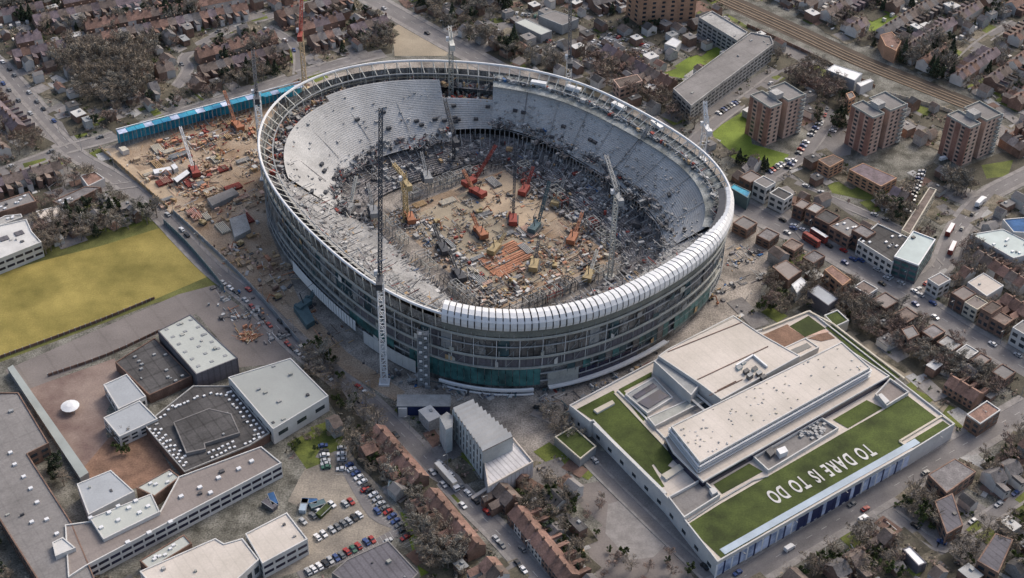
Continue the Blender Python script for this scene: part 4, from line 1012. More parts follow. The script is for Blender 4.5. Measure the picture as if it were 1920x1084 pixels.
# ============================================================ BUILDINGS of the surroundings
OCC = []
def building(name, label, px, z1, wall, roof, cat='building', par=.4, wnx=None, wnz=None, z0=0, lights=0, lightm='white_metal', wm='glass', parm=None, rects=None, wf=(.6,.5)):
    P = pp(px, z1); c = sum(P, Vector((0,0,0)))/len(P); o = thing(name, label, cat, (c.x, c.y, 0))
    OCC.append([(q.x, q.y) for q in P])
    if area(P) < 0: P = P[::-1]
    Q = [Vector((q.x-c.x, q.y-c.y, 0)) for q in P]
    mb = MB(); mb.prism(Q, 0, z1-.02, 0, cap=False); mb.build('wall', wall, o)
    mb = MB(); mb.add([(q.x, q.y, z1) for q in Q], [tuple(range(len(Q)))]); r = mb.build('roof', roof, o)
    if par: parapet(Q, z1, par, .5, parm or wall, o)
    if wnz:
        for i in range(len(Q)):
            a_, b_ = Q[i], Q[(i+1) % len(Q)]; L = (b_-a_).length; nrm = Vector(((b_-a_).y, -(b_-a_).x, 0)).normalized(); toc = Vector((CAM[0]-c.x, CAM[1]-c.y, 0)).normalized()
            if L > 5 and nrm.dot(toc) > .1: wins(o, a_, b_, 1.0, z1-.8, min(24, max(2, int(L/(wnx or 4)))), wnz, wf[0], wf[1], wm, .1)
    if abs(area(Q)) > 160 and cat != 'cabin' and name not in ('covered_walkway',):
        QI = inset(Q, 2.0)
        for _ in range(min(14, int(abs(area(Q))/90))):
            p = Vector((random.uniform(min(q.x for q in Q), max(q.x for q in Q)), random.uniform(min(q.y for q in Q), max(q.y for q in Q)), 0))
            if inside(p, QI): mb = MB(); mb.box(p, random.uniform(.6,2.2), random.uniform(.6,1.6), z1-.1, z1+random.uniform(.3,1.1), ANG); mb.build('roof_unit', random.choice(['grey_metal','dark_metal','conc','ledge']), o)
    if lights:
        bx = [min(q.x for q in Q), max(q.x for q in Q)]; by = [min(q.y for q in Q), max(q.y for q in Q)]; k = 0; QI = inset(Q, 1.6); tries = 0
        while k < lights and tries < 900:
            tries += 1; p = Vector((random.uniform(*bx), random.uniform(*by), 0))
            if not inside(p, QI): continue
            mb = MB(); mb.box(p, 1.5, 1.1, z1-.1, z1+.7, ANG); mb.build('rooflight', lightm, o); k += 1
    return o
def dots(o, pts_px, z, w_=1.3, h=.7, m='white_metal', nm='rooflight'):
    for x, y in pts_px:
        p = U(x, y, z)-o.location; mb = MB(); mb.box(p, w_, w_*.8, z-.1, z+h, ANG); mb.build(nm, m, o)
def line_pts(a, b, n, j=1.2): return [(a[0]+(b[0]-a[0])*i/(n-1)+random.uniform(-j,j), a[1]+(b[1]-a[1])*i/(n-1)+random.uniform(-j,j)) for i in range(n)]
mat('hall_roof', (.43,.45,.42), var=.06, scale=.05, fine=.05)
mat('gym_roof', (.33,.345,.33), var=.06, scale=.04, fine=.03)
mat('pale_blue', (.35,.37,.39), var=.08, scale=.06, fine=.06)
hall = building('school_hall', 'school hall with pale green white roof and rows of dark roof vents', [(296,621),(357,590),(446,672),(368,703)], 9, 'slate', 'hall_roof', par=.3)
for r in range(6): dots(hall, line_pts((312+r*12, 617+r*14), (358+r*13, 600+r*13.5), 3, .8), 9, 1.7, .25, 'grey_metal', 'roof_vent')
building('school_block', 'dark flat roofed school block left of the pale hall', [(216,680),(290,634),(360,706),(280,742)], 5, 'brick_dark', 'felt_dark', lights=10, lightm='grey_metal')
building('school_block', 'small pale roofed school block beside the red yard, upper one', [(194,722),(238,702),(274,744),(222,768)], 6, 'white_wall', 'pale_blue', wnz=1)
building('school_block', 'pale roofed school block beside the red yard, lower one', [(194,784),(262,752),(296,786),(224,820)], 6, 'white_wall', 'pale_blue', wnz=2)
cb = building('school_block', 'black roofed school block dotted with many small white rooflights', [(270,797),(362,724),(432,724),(506,812),(468,836),(346,886)], 5, 'brick_dark', 'felt_dark', parm='conc')
dots(cb, line_pts((285,795),(332,758),7,3)+line_pts((330,765),(372,742),6,3)+line_pts((432,735),(494,812),11,.8)+line_pts((424,742),(484,816),10,.8)+line_pts((281,806),(344,874),11,1)+line_pts((292,806),(348,868),9,1)+line_pts((302,806),(346,856),6,1)+line_pts((385,742),(425,736),5,3)+line_pts((398,858),(440,838),6,1)+line_pts((392,850),(436,830),6,1)+line_pts((460,832),(486,822),4,1), 5, 1.15, .6)
building('roof_storey', 'plain dark upper roof in the middle of the dotted black roof', [(325,792),(392,766),(434,776),(450,812),(384,832),(386,842),(349,850)], 6.6, 'felt', 'felt_dark', par=.2)
building('gymnasium', 'large gymnasium with smooth grey green roof and white walls', [(428,708),(545,672),(616,743),(512,806)], 9, 'white_wall', 'gym_roof', par=.35, wnz=1, wnx=8, wf=(.5,.3))
sl = building('school_wing', 'long grey flat roofed school wing at the lower left edge', [(-60,738),(35,737),(92,832),(52,852),(134,980),(205,1150),(110,1150),(-10,960)], 8, 'brick', 'felt', par=.5, wnz=2)
dots(sl, [(28,872),(45,895),(58,917),(70,943),(88,975),(107,1002),(20,850),(60,980)], 8, 1.7, .9)
ml = building('school_wing', 'long pinkish grey two storey school wing with striped window front', [(122,985),(300,960),(335,895),(490,838),(528,869),(160,1063),(128,1084)], 8.4, 'white_wall', 'felt_pink', par=.5, wnz=2, wnx=5, wm='glass_navy', wf=(.85,.45))
dots(ml, [(448,880),(410,897),(375,915),(340,932),(472,866),(395,925),(320,980),(280,1000),(240,1018)], 8.4, 1.9, .9)
rb1 = building('school_block', 'pale grey square roof in the corner of the red courtyard', [(144,908),(208,882),(252,922),(166,966)], 8.6, 'white_wall', 'pale_blue', par=.3)
s8 = building('school_block', 'grey roofed block dotted with round white rooflights beside the pale square roof', [(168,972),(284,926),(300,960),(194,1012)], 10, 'white_wall', 'hall_roof', par=.3)
dots(s8, [(222,950),(242,953),(278,950),(222,976),(190,990),(170,972),(255,940),(205,962),(262,962)], 10, 1.7, .8)
building('school_block', 'narrow pale green roof strip joining the dotted block to the black roof', [(255,915),(318,880),(338,895),(290,932)], 6, 'brick', 'hall_roof', lights=4)
building('white_lodge', 'small white topped block at the foot of the grey school wing', [(98,1018),(118,1008),(142,1028),(104,1044)], 10, 'white_wall', 'white_wall')
building('school_block', 'small brown flat roof beside the white topped block', [(108,1048),(142,1032),(160,1056),(122,1076)], 5, 'white_wall', 'brick_dark')
wkx = building('covered_walkway', 'long grey green covered walkway between the red yard and the school wing', [(14,690),(24,684),(166,886),(150,896)], 3.4, 'grey_metal', 'walkway_roof', par=0)
building('school_block', 'brown roofed narrow block below the striped window front', [(262,1052),(345,1003),(360,1020),(280,1070)], 4, 'brick', 'hall_roof', lights=6)
building('warehouse', 'beige roofed warehouse with white eaves at the bottom edge, left of the pair', [(285,1100),(262,1072),(404,1010),(420,1020),(455,1010),(486,1050),(420,1110)], 9, 'white_wall', 'beige_roof', par=.4, wnz=1)
building('warehouse', 'beige roofed warehouse beside the car park, right of the pair', [(460,1002),(538,962),(577,1012),(492,1058)], 9, 'white_wall', 'beige_roof', par=.5, wnz=2, wnx=5, wm='glass_navy', wf=(.8,.4))
building('dark_hall', 'dark slate roofed hall at the bottom edge beside the car park', [(622,1075),(650,1050),(728,1014),(785,1075),(720,1140)], 7, 'felt', 'slate', par=.3)
for k, (c_, lb) in enumerate((((131,760),'round white canopy standing on the red school yard'),)):
    p = U(*c_, 3); o = thing('canopy', lb, 'canopy', (p.x, p.y, 0)); mb = MB(); mb.cyl((0,0), 4.2, 2.6, 3.4, 14, r2=1.5); mb.build('cover', 'white_metal', o)
    for dx, dy in ((-2.5,-2.5),(2.5,-2.5),(2.5,2.5),(-2.5,2.5)): mb = MB(); mb.cyl((dx,dy), .15, 0, 2.8, 6); mb.build('post', 'grey_metal', o)
o = thing('marquee', 'white marquee tent in the terrace gardens beside the car park', 'tent', tuple(U(745,915))); mb = MB(); mb.box((0,0), 8, 5, 0, 2.4, 0); mb.add([(-4,-2.5,2.4),(4,-2.5,2.4),(4,2.5,2.4),(-4,2.5,2.4),(-3.6,0,4),(3.6,0,4)], [(0,1,5,4),(2,3,4,5),(1,2,5),(3,0,4)]); mb.build('cover', 'teal_roof', o)
# upper left
wb = building('white_school', 'white roofed modern block with dark square rooflights at the left edge', [(-60,460),(-30,430),(50,412),(60,435),(78,455),(-10,490),(-60,500)], 9, 'white_wall', 'white_wall', par=.5, wnz=2, wnx=5, wf=(.8,.4), wm='glass_navy')
dots(wb, [(8,448),(36,438)], 9, 4.5, .5, 'slate')
building('flat_roof_block', 'pale pink flat roof beside the dark green lawn on the left', [(68,397),(112,386),(130,408),(82,420)], 5, 'white_wall', 'stone_roof')
building('flat_roof_block', 'long grey flat roof at the left edge, above the pale pink roof', [(-20,385),(55,360),(68,378),(-10,402)], 6, 'brick', 'felt', lights=6)
building('flat_roof_block', 'grey flat roof at the left edge, just above the white block', [(-30,425),(10,405),(40,402),(42,408),(-20,430)], 6, 'white_wall', 'conc', lights=3)
building('terrace_block', 'long grey pitched block between the small lawn and the dark lawn', [(98,378),(160,350),(190,352),(120,388)], 6, 'brick', 'roof_grey', lights=5)
building('clinic', 'low red roofed building with white front beside the haul road', [(150,330),(178,322),(196,335),(165,350)], 5, 'white_wall', 'roof_red', par=.3)
for k, (q, lb) in enumerate((([(388,372),(436,352),(448,362),(398,386)],'long grey flat site shed in the middle of the left site'), ([(325,335),(350,318),(356,324),(332,342)],'dark site shed with white end near the haul road'), ([(286,318),(318,312),(322,318),(290,326)],'long white site cabin row near the haul road'), ([(320,310),(328,306),(334,314),(326,318)],'square white site cabin beside the cabin row'), ([(222,276),(234,274),(242,280),(230,284)],'white tank at the end of the blue hoarding'), ([(430,410),(460,400),(470,430),(440,445)],'grey site platform beside the stadium flank'), ([(550,575),(570,560),(590,600),(575,610)],'blue grey site cabins under the white wall panels'))):
    building('site_cabin', lb, q, 3, ['grey_metal','dark_metal','white_wall','white_wall','white_wall','conc','crane_teal'][k], ['felt','white_metal','white_metal','white_metal','cream_wall','conc','crane_teal'][k], 'cabin', par=0)
# ---- tower blocks
def tower(label, x, y, x2, y2, g='pale and red brick tower blocks'):
    B = U(x, y, 0); o = thing('tower_block', label, 'tower block', tuple(B), ANG, g); Hh = 25.5
    def blk(x0, w_, d_, wall, shift):
        Q = [Vector((x0, shift, 0)), Vector((x0+w_, shift, 0)), Vector((x0+w_, shift+d_, 0)), Vector((x0, shift+d_, 0))]
        mb = MB(); mb.prism(Q, 0, Hh); mb.build('wall', wall, o); parapet(Q, Hh, 1.0, .4, 'ledge', o)
        mb = MB(); mb.add([(q.x, q.y, Hh+.05) for q in Q], [(0,1,2,3)]); mb.build('roof', 'felt', o); return Q
    a_ = blk(0, 9.5, 17, 'brick_pale', 0); blk(9.5, 5, 8, 'brick_dark', 6); b_ = blk(14.5, 13.5, 17, 'brick_pale', 0)
    for i in range(9):
        z = 1.0+2.75*i
        for bx, bw in ((4.75, 9.5), (21.25, 13.5)): mb = MB(); mb.box((bx, -.02), bw-.1, .14, z-.35, z-.05); mb.build('floor_band', 'tower_band', o)
        mb = MB(); mb.box((26.2,-.7,0), 3.4, 1.4, z, z+1.0); mb.build('balcony', 'ledge', o)
        for cx in (2.2, 6.8, 17.5, 21.5): mb = MB(); mb.box((cx,-.05,0), 1.7, .2, z+.3, z+1.7); mb.build('window', 'glass', o)
        for cy in (4, 12): mb = MB(); mb.box((-.05,cy,0), .2, 2.4, z+.3, z+1.7); mb.build('window', 'glass', o)
    mb = MB(); mb.box((-.06, 8, 0), .25, 3.4, 0, Hh, 0); mb.box((-.06,1.5,0), .25, 3.0, 0, Hh); mb.box((-.06,15.4,0), .25, 3.0, 0, Hh); mb.box((.6,-.06,0), 1.2, .3, 0, Hh); mb.build('brick_pier', 'brick_red', o)
    mb = MB(); mb.box((12,8,0), 6, 6, Hh, Hh+3.5); mb.build('lift_house', 'conc', o)
    mb = MB(); mb.box((28.1,-.2,0), .5, .8, 0, Hh+1); mb.build('drain_pier', 'white_wall', o)
    return o
tower('brick tower block nearest to the stadium rim, left of three', 1433, 274, 0, 0)
tower('brick tower block in the middle of three above the main road', 1622, 293, 0, 0)
tower('brick tower block right of three, beside the ring road', 1800, 312, 0, 0)
t4 = building('orange_block', 'orange brick tower block cut by the top edge of the picture', [(1180,-58),(1290,-62),(1312,-48),(1205,-40)], 34, 'brick_orange', 'felt', 'tower block', par=.8, wnz=10, wnx=6, wf=(.35,.5))
building('slab_block', 'long grey slab block of flats above the bright green strip', [(1262,168),(1408,62),(1445,70),(1450,84),(1296,200)], 12, 'conc', 'felt', 'flats', par=.8, wnz=4, wnx=4.5, wf=(.7,.5))
building('slab_block', 'shorter grey slab block of flats beside the railway', [(1310,34),(1335,22),(1402,62),(1382,78)], 12, 'conc', 'conc', 'flats', par=.8, wnz=4, wnx=4.5, wf=(.7,.5))
shed = building('white_shed', 'long bright white shed roof below the railway tracks', [(1549,131),(1564,121),(1617,138),(1603,152)], 8, 'pale_blue', 'white_metal', par=.2)
building('white_shed', 'small white roof right of the long white shed, upper', [(1606,156),(1632,148),(1638,152),(1614,163)], 6, 'white_wall', 'white_metal', par=.2)
building('white_shed', 'white flat roof at the end of the long car park above the stadium', [(1246,82),(1262,70),(1278,78),(1268,90)], 5, 'white_wall', 'white_metal', par=.2)
building('supermarket', 'pale blue roofed corner building with teal glass walls on the main road', [(1676,482),(1712,434),(1754,450),(1722,499)], 12, 'slate', 'teal_roof', par=.6, wnz=3, wnx=4, wf=(.8,.5), wm='glass_teal', parm='white_metal')
building('shop_block', 'white fronted shop block with dark roofs left of the pale blue roof', [(1608,452),(1645,420),(1706,448),(1674,494)], 9, 'white_wall', 'felt_dark', par=.6, wnz=2, wnx=4, lights=8)
building('shop_block', 'grey roofed shop block on the upper side of the main road', [(1555,424),(1590,408),(1622,428),(1592,446)], 8, 'brick', 'felt', par=.4, wnz=2, lights=5)
building('flats', 'purple roofed low flats between the towers and the small lawns', [(1592,318),(1618,306),(1682,334),(1652,350)], 8, 'brick_orange', 'roof_purple', 'flats', par=.2, wnz=3)
building('flats', 'orange brick flats in front of the left tower block', [(1534,300),(1562,290),(1582,300),(1556,314)], 8, 'brick_orange', 'roof_brown', 'flats', par=.2, wnz=3)
building('flats', 'long cream edged flats beside the ring road', [(1690,432),(1742,352),(1756,356),(1706,440)], 8, 'cream_wall', 'roof_brown', 'flats', par=.4, wnz=3)
building('cream_hall', 'square cream roof at the right edge among car parks', [(1814,530),(1844,512),(1882,536),(1850,556)], 7, 'white_wall', 'stone_roof', par=.3)
building('depot', 'navy roofed depot at the right edge below the ring road', [(1880,412),(1960,405),(1980,440),(1900,436)], 8, 'white_wall', 'blue_tarp', par=.4)
building('depot', 'grey green depot roof at the right edge, below the navy one', [(1820,440),(1880,430),(1960,470),(1900,485)], 7, 'white_wall', 'teal_roof', par=.4, lights=6)
building('shed', 'white and blue roofed shed beside the grass roof building', [(1514,546),(1534,534),(1572,560),(1553,574)], 7, 'slate', 'pale_blue', par=.2)
building('shed', 'small white roofed shed left of the white and blue one', [(1484,534),(1502,520),(1514,530),(1494,550)], 6, 'white_wall', 'white_metal', par=.2)
building('shed', 'grey purple roofed shed near the right flank of the stadium', [(1448,500),(1474,488),(1504,508),(1478,526)], 6, 'brick', 'felt_pink', par=.2)
building('orange_shop', 'orange red roofed row on the lower side of the main road', [(1546,506),(1560,498),(1596,524),(1580,536)], 8, 'brick_orange', 'roof_red', par=.2, wnz=2)
building('stone_house', 'square grey roofed house among the bare trees by the main road', [(1690,618),(1712,610),(1724,628),(1702,638)], 7, 'brick', 'felt', par=.3, wnz=2)
building('blue_block', 'teal sided block just outside the right rim of the stadium', [(1368,352),(1376,345),(1408,360),(1402,372)], 8, 'crane_teal', 'hoarding', par=.3)
building('brick_villa', 'red brick villa with white trim at the corner of the two big roads', [(1812,778),(1850,752),(1876,770),(1838,796)], 8, 'brick', 'roof_red', par=.5, parm='white_wall', wnz=2)
building('corner_house', 'dark slate roofed house on the island between the side streets', [(1752,940),(1786,925),(1806,985),(1775,1002)], 7, 'brick', 'slate', par=.2, wnz=2)
building('corner_house', 'dark slate roofed house at the bottom right corner', [(1832,1052),(1866,1000),(1900,1012),(1872,1075)], 8, 'brick', 'slate', par=.2, wnz=2)
building('white_roof_house', 'narrow white roofed workshop by the lower right side street', [(1692,1030),(1706,1024),(1738,1056),(1722,1062)], 5, 'slate', 'white_metal', par=.2)
building('terrace_block', 'L shaped grey block right of the dark slate roofed house', [(1740,890),(1790,860),(1830,885),(1775,925)], 7, 'brick', 'roof_grey', par=.2, wnz=2)
building('shed', 'large grey shed roof above the far car park', [(1010,30),(1040,20),(1085,35),(1055,48)], 7, 'grey_metal', 'felt', par=.2)
building('shed', 'green grey long shed roof in the far car park', [(965,42),(985,35),(1035,58),(1015,66)], 6, 'grey_metal', 'hall_roof', par=.2)
building('works', 'brown striped works building behind the far rim', [(1150,150),(1195,140),(1205,152),(1162,166)], 8, 'brick_pale', 'roof_brown', par=.3, wnz=2)
building('church', 'round orange brick building near the top right', [(1650,66),(1672,60),(1690,78),(1680,96),(1660,86)], 9, 'brick_orange', 'roof_red', par=.3)
building('flats', 'small orange block at the end of the white shed', [(1586,176),(1598,172),(1604,182),(1592,188)], 10, 'brick_orange', 'felt', 'flats', wnz=3)

# shops lining both sides of the main road
ks = 0
for side, of in (('upper', 14.5), ('lower', -14.5)):
    acc = 0; no = 0
    for i in range(len(HIGH)-1):
        d = HIGH[i+1]-HIGH[i]; L = d.length; d.normalize(); t = 0
        while acc+t < 0 or t < L:
            wd_ = random.uniform(6, 10.5); q = HIGH[i]+d*t+Vector((-d.y, d.x, 0))*(of+(random.uniform(-.5,.8) if of > 0 else -random.uniform(2.5,5))); t += wd_+random.uniform(.3, 1.2) if random.random() > .12 else wd_+9
            x, y = PRJ(q)
            if not (1385 < x < 1960 and y < 740) or any((q.x-px_)**2+(q.y-py_)**2 < 6**2 for P_ in OCC for px_, py_ in P_) or any(inside((q.x, q.y), P_) for P_ in OCC): continue
            if side == 'upper' and 1660 < x < 1740: continue
            h_ = random.uniform(7, 10.5) if side == 'upper' else random.uniform(4.5, 6.5); dp = random.uniform(8, 11); n_ = Vector((-d.y, d.x, 0)); Q = [q-d*wd_/2-n_*dp/2, q+d*wd_/2-n_*dp/2, q+d*wd_/2+n_*dp/2, q-d*wd_/2+n_*dp/2]; no += 1
            px4 = [PRJ((v.x, v.y, h_)) for v in Q]; wl = random.choice(['brick','brick_dark','white_wall','brick','cream_wall','brick_dark']); rf = random.choice(['felt','felt_dark','roof_grey','roof_brown','conc','felt_pink'])
            building('shop', '%s flat roofed shop, %s side of the main road, %s from the stadium' % ({'brick':'brown brick','brick_dark':'dark brick','white_wall':'white','cream_wall':'cream','brick_orange':'orange brick'}[wl], side, nth(no-1)), px4, h_, wl, rf, 'shop', par=.4, wnz=2, wnx=4)
# ============================================================ HOUSES
# keep-out areas: stadium, site, office, fields, car parks
KEEP = [pp(q) for q in (
 [(188,278),(240,262),(560,160),(700,105),(900,100),(1060,145),(1230,215),(1330,290),(1400,370),(1450,470),(1430,570),(1370,600),(1235,690),(1065,790),(1010,880),(900,800),(720,745),(640,690),(560,660),(420,510),(310,420)],
 [(1040,830),(1066,775),(1230,690),(1380,590),(1520,590),(1600,610),(1800,795),(1700,870),(1345,1084),(1200,950)],
 [(-60,500),(310,405),(410,530),(560,640),(640,740),(620,800),(530,830),(560,900),(540,1084),(-100,1084)],
 [(560,830),(650,820),(760,970),(800,1084),(540,1084)], [(735,45),(760,35),(870,90),(835,110),(740,110)],
 [(1330,-20),(1390,-20),(1640,95),(1850,190),(1850,225),(1640,185),(1400,60)], [(830,770),(850,740),(1000,840),(1010,880),(900,940)],
 [(1235,142),(1295,103),(1345,86),(1378,58),(1345,38),(1318,58),(1362,85),(1345,112),(1278,150)], [(1335,243),(1400,203),(1412,270),(1482,290),(1460,320),(1380,302),(1345,282)], [(1618,30),(1665,18),(1692,35),(1660,57),(1622,64)], [(1548,343),(1600,333),(1662,345),(1682,367),(1620,377),(1558,364)],
 [(1075,905),(1150,890),(1350,1084),(1100,1084)])]
for (x, y) in ((1460,250),(1650,270),(1830,290)):
    c = U(x, y+15); KEEP.append([c+AD*a*26+BD*b*26 for a, b in ((-1,-1),(1,-1),(1,1),(-1,1))])
_bb = {}
def bbin(q, P, pad=0):
    k = id(P)
    if k not in _bb: _bb[k] = (min(p[0] for p in P), min(p[1] for p in P), max(p[0] for p in P), max(p[1] for p in P))
    b = _bb[k]; return b[0]-pad < q[0] < b[2]+pad and b[1]-pad < q[1] < b[3]+pad
def blocked(p, pad=4, roads=True):
    q = (p.x, p.y)
    for P in KEEP:
        if bbin(q, P) and inside(q, P): return True
    for P in OCC:
        if bbin(q, P, pad):
            if inside(q, P): return True
            for i in range(len(P)):
                a, b = Vector(P[i-1]), Vector(P[i]); d = b-a; t = max(0, min(1, (Vector(q)-a).dot(d)/max(d.length_squared, 1e-6)))
                if (Vector(q)-a-d*t).length < pad: return True
    return roads and near_road(p, pad)
mat('roof_orange', (.215,.13,.105), var=.2, scale=.25, fine=.2, hue=.2)
mat('render', (.55,.53,.50), var=.12, scale=.2, hue=.2)
RM = {'red':'roof_red', 'orange':'roof_orange', 'brown':'roof_brown', 'grey':'roof_grey', 'purple':'roof_purple'}
HP = {}
def house_proto(rc, wall, near, semi):
    """two storey house, ridge along local x; extension at -y"""
    W, D, He, Hr = (7.5, 8.5, 5.4, 8.4) if semi else (5.4, 8.6, 5.6, 8.6)
    o = thing('semi_detached_house' if semi else 'terraced_house', 'x', 'house'); wm = wall
    mb = MB(); w2, d2 = W/2, D/2
    mb.add([(-w2,-d2,0),(w2,-d2,0),(w2,d2,0),(-w2,d2,0),(-w2,-d2,He),(w2,-d2,He),(w2,d2,He),(-w2,d2,He),(-w2,0,Hr),(w2,0,Hr)],
           [(0,1,5,4),(2,3,7,6),(1,2,6,9,5),(3,0,4,8,7)])
    ex = -W*.2; mb.box((ex, -d2-2.6), W*.5, 5.2, 0, 4.6); mb.build('wall', wm, o)
    mb = MB(); q = .35; oh = He-.15
    mb.add([(-w2,-d2-q,oh),(w2,-d2-q,oh),(w2,0,Hr+.12),(-w2,0,Hr+.12),(-w2,d2+q,oh),(w2,d2+q,oh)], [(0,1,2,3),(3,2,5,4)])
    x0, x1 = ex-W*.27, ex+W*.27
    mb.add([(x0,-d2-5.4,4.6),(x1,-d2-5.4,4.6),(x1,-d2,4.6),(x0,-d2,4.6),(x0,-d2-5.4,6.0),(x0,-d2+1.2,6.0)], [(1,2,5,4),(0,1,4),(0,4,5,3)])
    r = mb.build('roof', RM[rc], o)
    mb = MB(); mb.box((w2-.1, .2), .7, 1.3, Hr-1.6, Hr+1.3); mb.build('chimney', 'brick', r)
    if near:
        for y, sy in ((d2, 1), (-d2, -1)):
            for x in (-W*.25, W*.25):
                for z in (1.0, 3.7):
                    if sy < 0 and x < 0: continue
                    mb = MB(); mb.box((x, y), 1.3, .16, z, z+1.4); mb.build('window', 'glass', o)
        mb = MB(); mb.box((-W*.25+.1, -d2-5.2), 1.2, .16, 2.7, 3.9); mb.build('window', 'glass', o)
    register(o); return o
used = set(); HOUSES = []
def row(desc, p0, p1, rc, wall='brick', semi=False, flip=False, gap=0.0, check=True, zone_px=None, pick=None):
    """world endpoints; list house specs along it"""
    d = p1-p0; L = d.length
    if L < 5: return
    d.normalize(); W = 7.5 if semi else 5.4; st = W+gap+(2.2 if semi else 0); n = int(L/st); ang = math.atan2(d.y, d.x)+(PI if flip else 0); k = 0
    for i in range(n):
        c = p0+d*(st*(i+.5))
        if check and (blocked(c, 5) or blocked(c+Vector((-math.sin(ang), math.cos(ang), 0))*-7, 1, True)): continue
        col = random.choice(rc) if isinstance(rc, (list, tuple)) else rc
        wl = wall if not isinstance(wall, (list, tuple)) else random.choice(wall)
        HOUSES.append([c, ang, col, wl, semi, desc, k]); OCC_H.append(c); k += 1
OCC_H = []
def prow(desc, a, b, rc, wall='brick', semi=False, flip=False, check=True, gap=0): row(desc, U(*a, 5), U(*b, 5), rc, wall, semi, flip, gap, check)
# individually surveyed rows near the camera
prow('red roofed row left of the avenue', (705,806), (800,915), ['red','red','orange'], 'brick', check=False)
prow('lower red roofed row left of the avenue', (806,925), (905,1045), ['red','orange','red','brown'], 'brick', check=False)
prow('bottom row left of the avenue', (912,1054), (950,1100), ['brown','red'], 'render', check=False)
prow('red roofed row right of the avenue', (968,958), (1078,1095), ['red','orange','orange','red','brown'], ['render','brick'], flip=True, check=False)
prow('short row behind the ribbed building', (935,915), (975,955), ['red','brown'], 'brick', check=False)
prow('row by the lower right street', (1655,1000), (1700,1040), ['brown','grey'], 'brick')
prow('row under the lower right street', (1555,1075), (1640,1030), ['brown','orange','grey'], 'brick', semi=True)
prow('row at the right edge under the park road', (1830,850), (1925,800), ['grey','brown','red'], ['brick','render'], semi=True, flip=True)
prow('row behind the big slate houses', (1850,900), (1930,860), ['grey','purple'], 'render', semi=True)
def fill(desc, px, d_px, spacing, rc, wall='brick', semi=False, dens=.93, jit=0.06, back=True):
    P = pp(px); a_, b_ = U(*d_px[0]), U(*d_px[1]); d = (b_-a_).normalized(); nn = Vector((-d.y, d.x, 0))
    ss = [(q-a_).dot(nn) for q in P]; tt = [(q-a_).dot(d) for q in P]; s = min(ss)+4; r = 0
    while s < max(ss):
        t = min(tt); st = None; seg = []
        while t < max(tt):
            q = a_+d*t+nn*s; ok = inside((q.x, q.y), P) and random.random() < dens
            if ok and st is None: st = t
            if (not ok or t+6 >= max(tt)) and st is not None:
                if t-st > 12:
                    w1 = random.uniform(-jit, jit)*6
                    row('%s row, %s' % (nth(r), desc), a_+d*st+nn*(s+w1), a_+d*t+nn*(s+w1), rc if random.random() < .4 else [random.choice(rc)]*3+[random.choice(rc)], wall, semi, flip=(r % 2 == 0))
                st = None
            t += 5.5 if random.random() > .02 else 12
        s += spacing[r % 2]; r += 1
SP1 = (24, 17)
fill('estate behind the blue hoarding', [(400,75),(560,20),(700,0),(735,45),(735,90),(640,118),(560,140),(420,170),(350,160),(380,100)], ((420,120),(640,60)), SP1, ['red','brown','purple','grey'], ['brick','render'], dens=.95)
fill('houses beyond the curving street', [(-40,-40),(300,-60),(640,-60),(520,30),(400,52),(330,95),(280,88),(120,92),(60,140),(0,100)], ((0,70),(300,10)), SP1, ['grey','brown','purple','red'], ['brick','render'], dens=.93)
fill('houses between wood and hoarding', [(290,110),(345,120),(340,165),(420,185),(300,222),(220,235),(150,250),(120,230),(190,200),(280,190)], ((220,235),(420,180)), SP1, ['grey','brown','red'], ['render','brick'])
fill('houses beside the top left road', [(-60,130),(0,165),(110,270),(0,310),(-80,330)], ((0,165),(110,272)), SP1, ['brown','grey','purple'], ['brick','render'])
fill('houses between the two left roads', [(10,100),(60,120),(130,230),(110,240),(60,180)], ((10,105),(110,235)), SP1, ['grey','brown'], ['brick','render'])
fill('cottages above the yellow field', [(0,335),(190,290),(260,330),(300,400),(200,395),(150,350),(60,362),(-40,385)], ((0,350),(180,300)), (22,16), ['grey','brown','purple'], ['brick','render'], dens=.85)
fill('suburb beyond the railway', [(1400,-60),(2050,-60),(2050,240),(1900,215),(1840,185),(1640,95),(1480,35)], ((1690,60),(1820,-20)), SP1, ['purple','brown','grey','red'], ['brick','render','render'], dens=.92)
fill('streets behind the far rim', [(1080,105),(1180,100),(1260,170),(1310,250),(1230,215),(1130,160)], ((1100,130),(1260,220)), SP1, ['brown','purple','red'], ['brick','render'])
fill('top centre streets', [(960,-60),(1180,-60),(1190,40),(1130,60),(1000,10),(860,15),(800,-20)], ((860,30),(1000,0)), (26,20), ['grey','brown'], ['render','brick'], dens=.8)
fill('houses below the slab blocks', [(1310,230),(1345,300),(1300,270)], ((1310,240),(1345,290)), SP1, ['brown'], 'brick')
fill('houses above the main road', [(1372,330),(1400,300),(1500,345),(1540,395),(1470,395)], ((1380,345),(1500,395)), (20,16), ['brown','grey','orange'], ['brick','render'])
fill('houses right of the tower blocks', [(1620,345),(1700,360),(1700,400),(1640,420),(1540,370)], ((1600,360),(1680,400)), (24,20), ['brown','purple'], ['brick'])
fill('streets below the ring road', [(1800,470),(1980,500),(1980,700),(1890,660),(1780,590),(1740,540)], ((1800,560),(1920,640)), SP1, ['brown','grey','red','orange'], ['brick','render'], dens=.85)
fill('houses between office and main road', [(1600,560),(1700,600),(1880,700),(1900,740),(1820,770),(1730,690),(1620,620)], ((1640,580),(1860,710)), (20,16), ['brown','red','grey'], ['brick','render','render'], dens=.8)
fill('houses below the park road', [(1420,1090),(1600,985),(1650,980),(1700,1040),(1800,1084),(1750,1160),(1420,1160)], ((1480,1060),(1640,970)), (24,18), ['brown','grey','orange'], ['brick','render'], dens=.85)
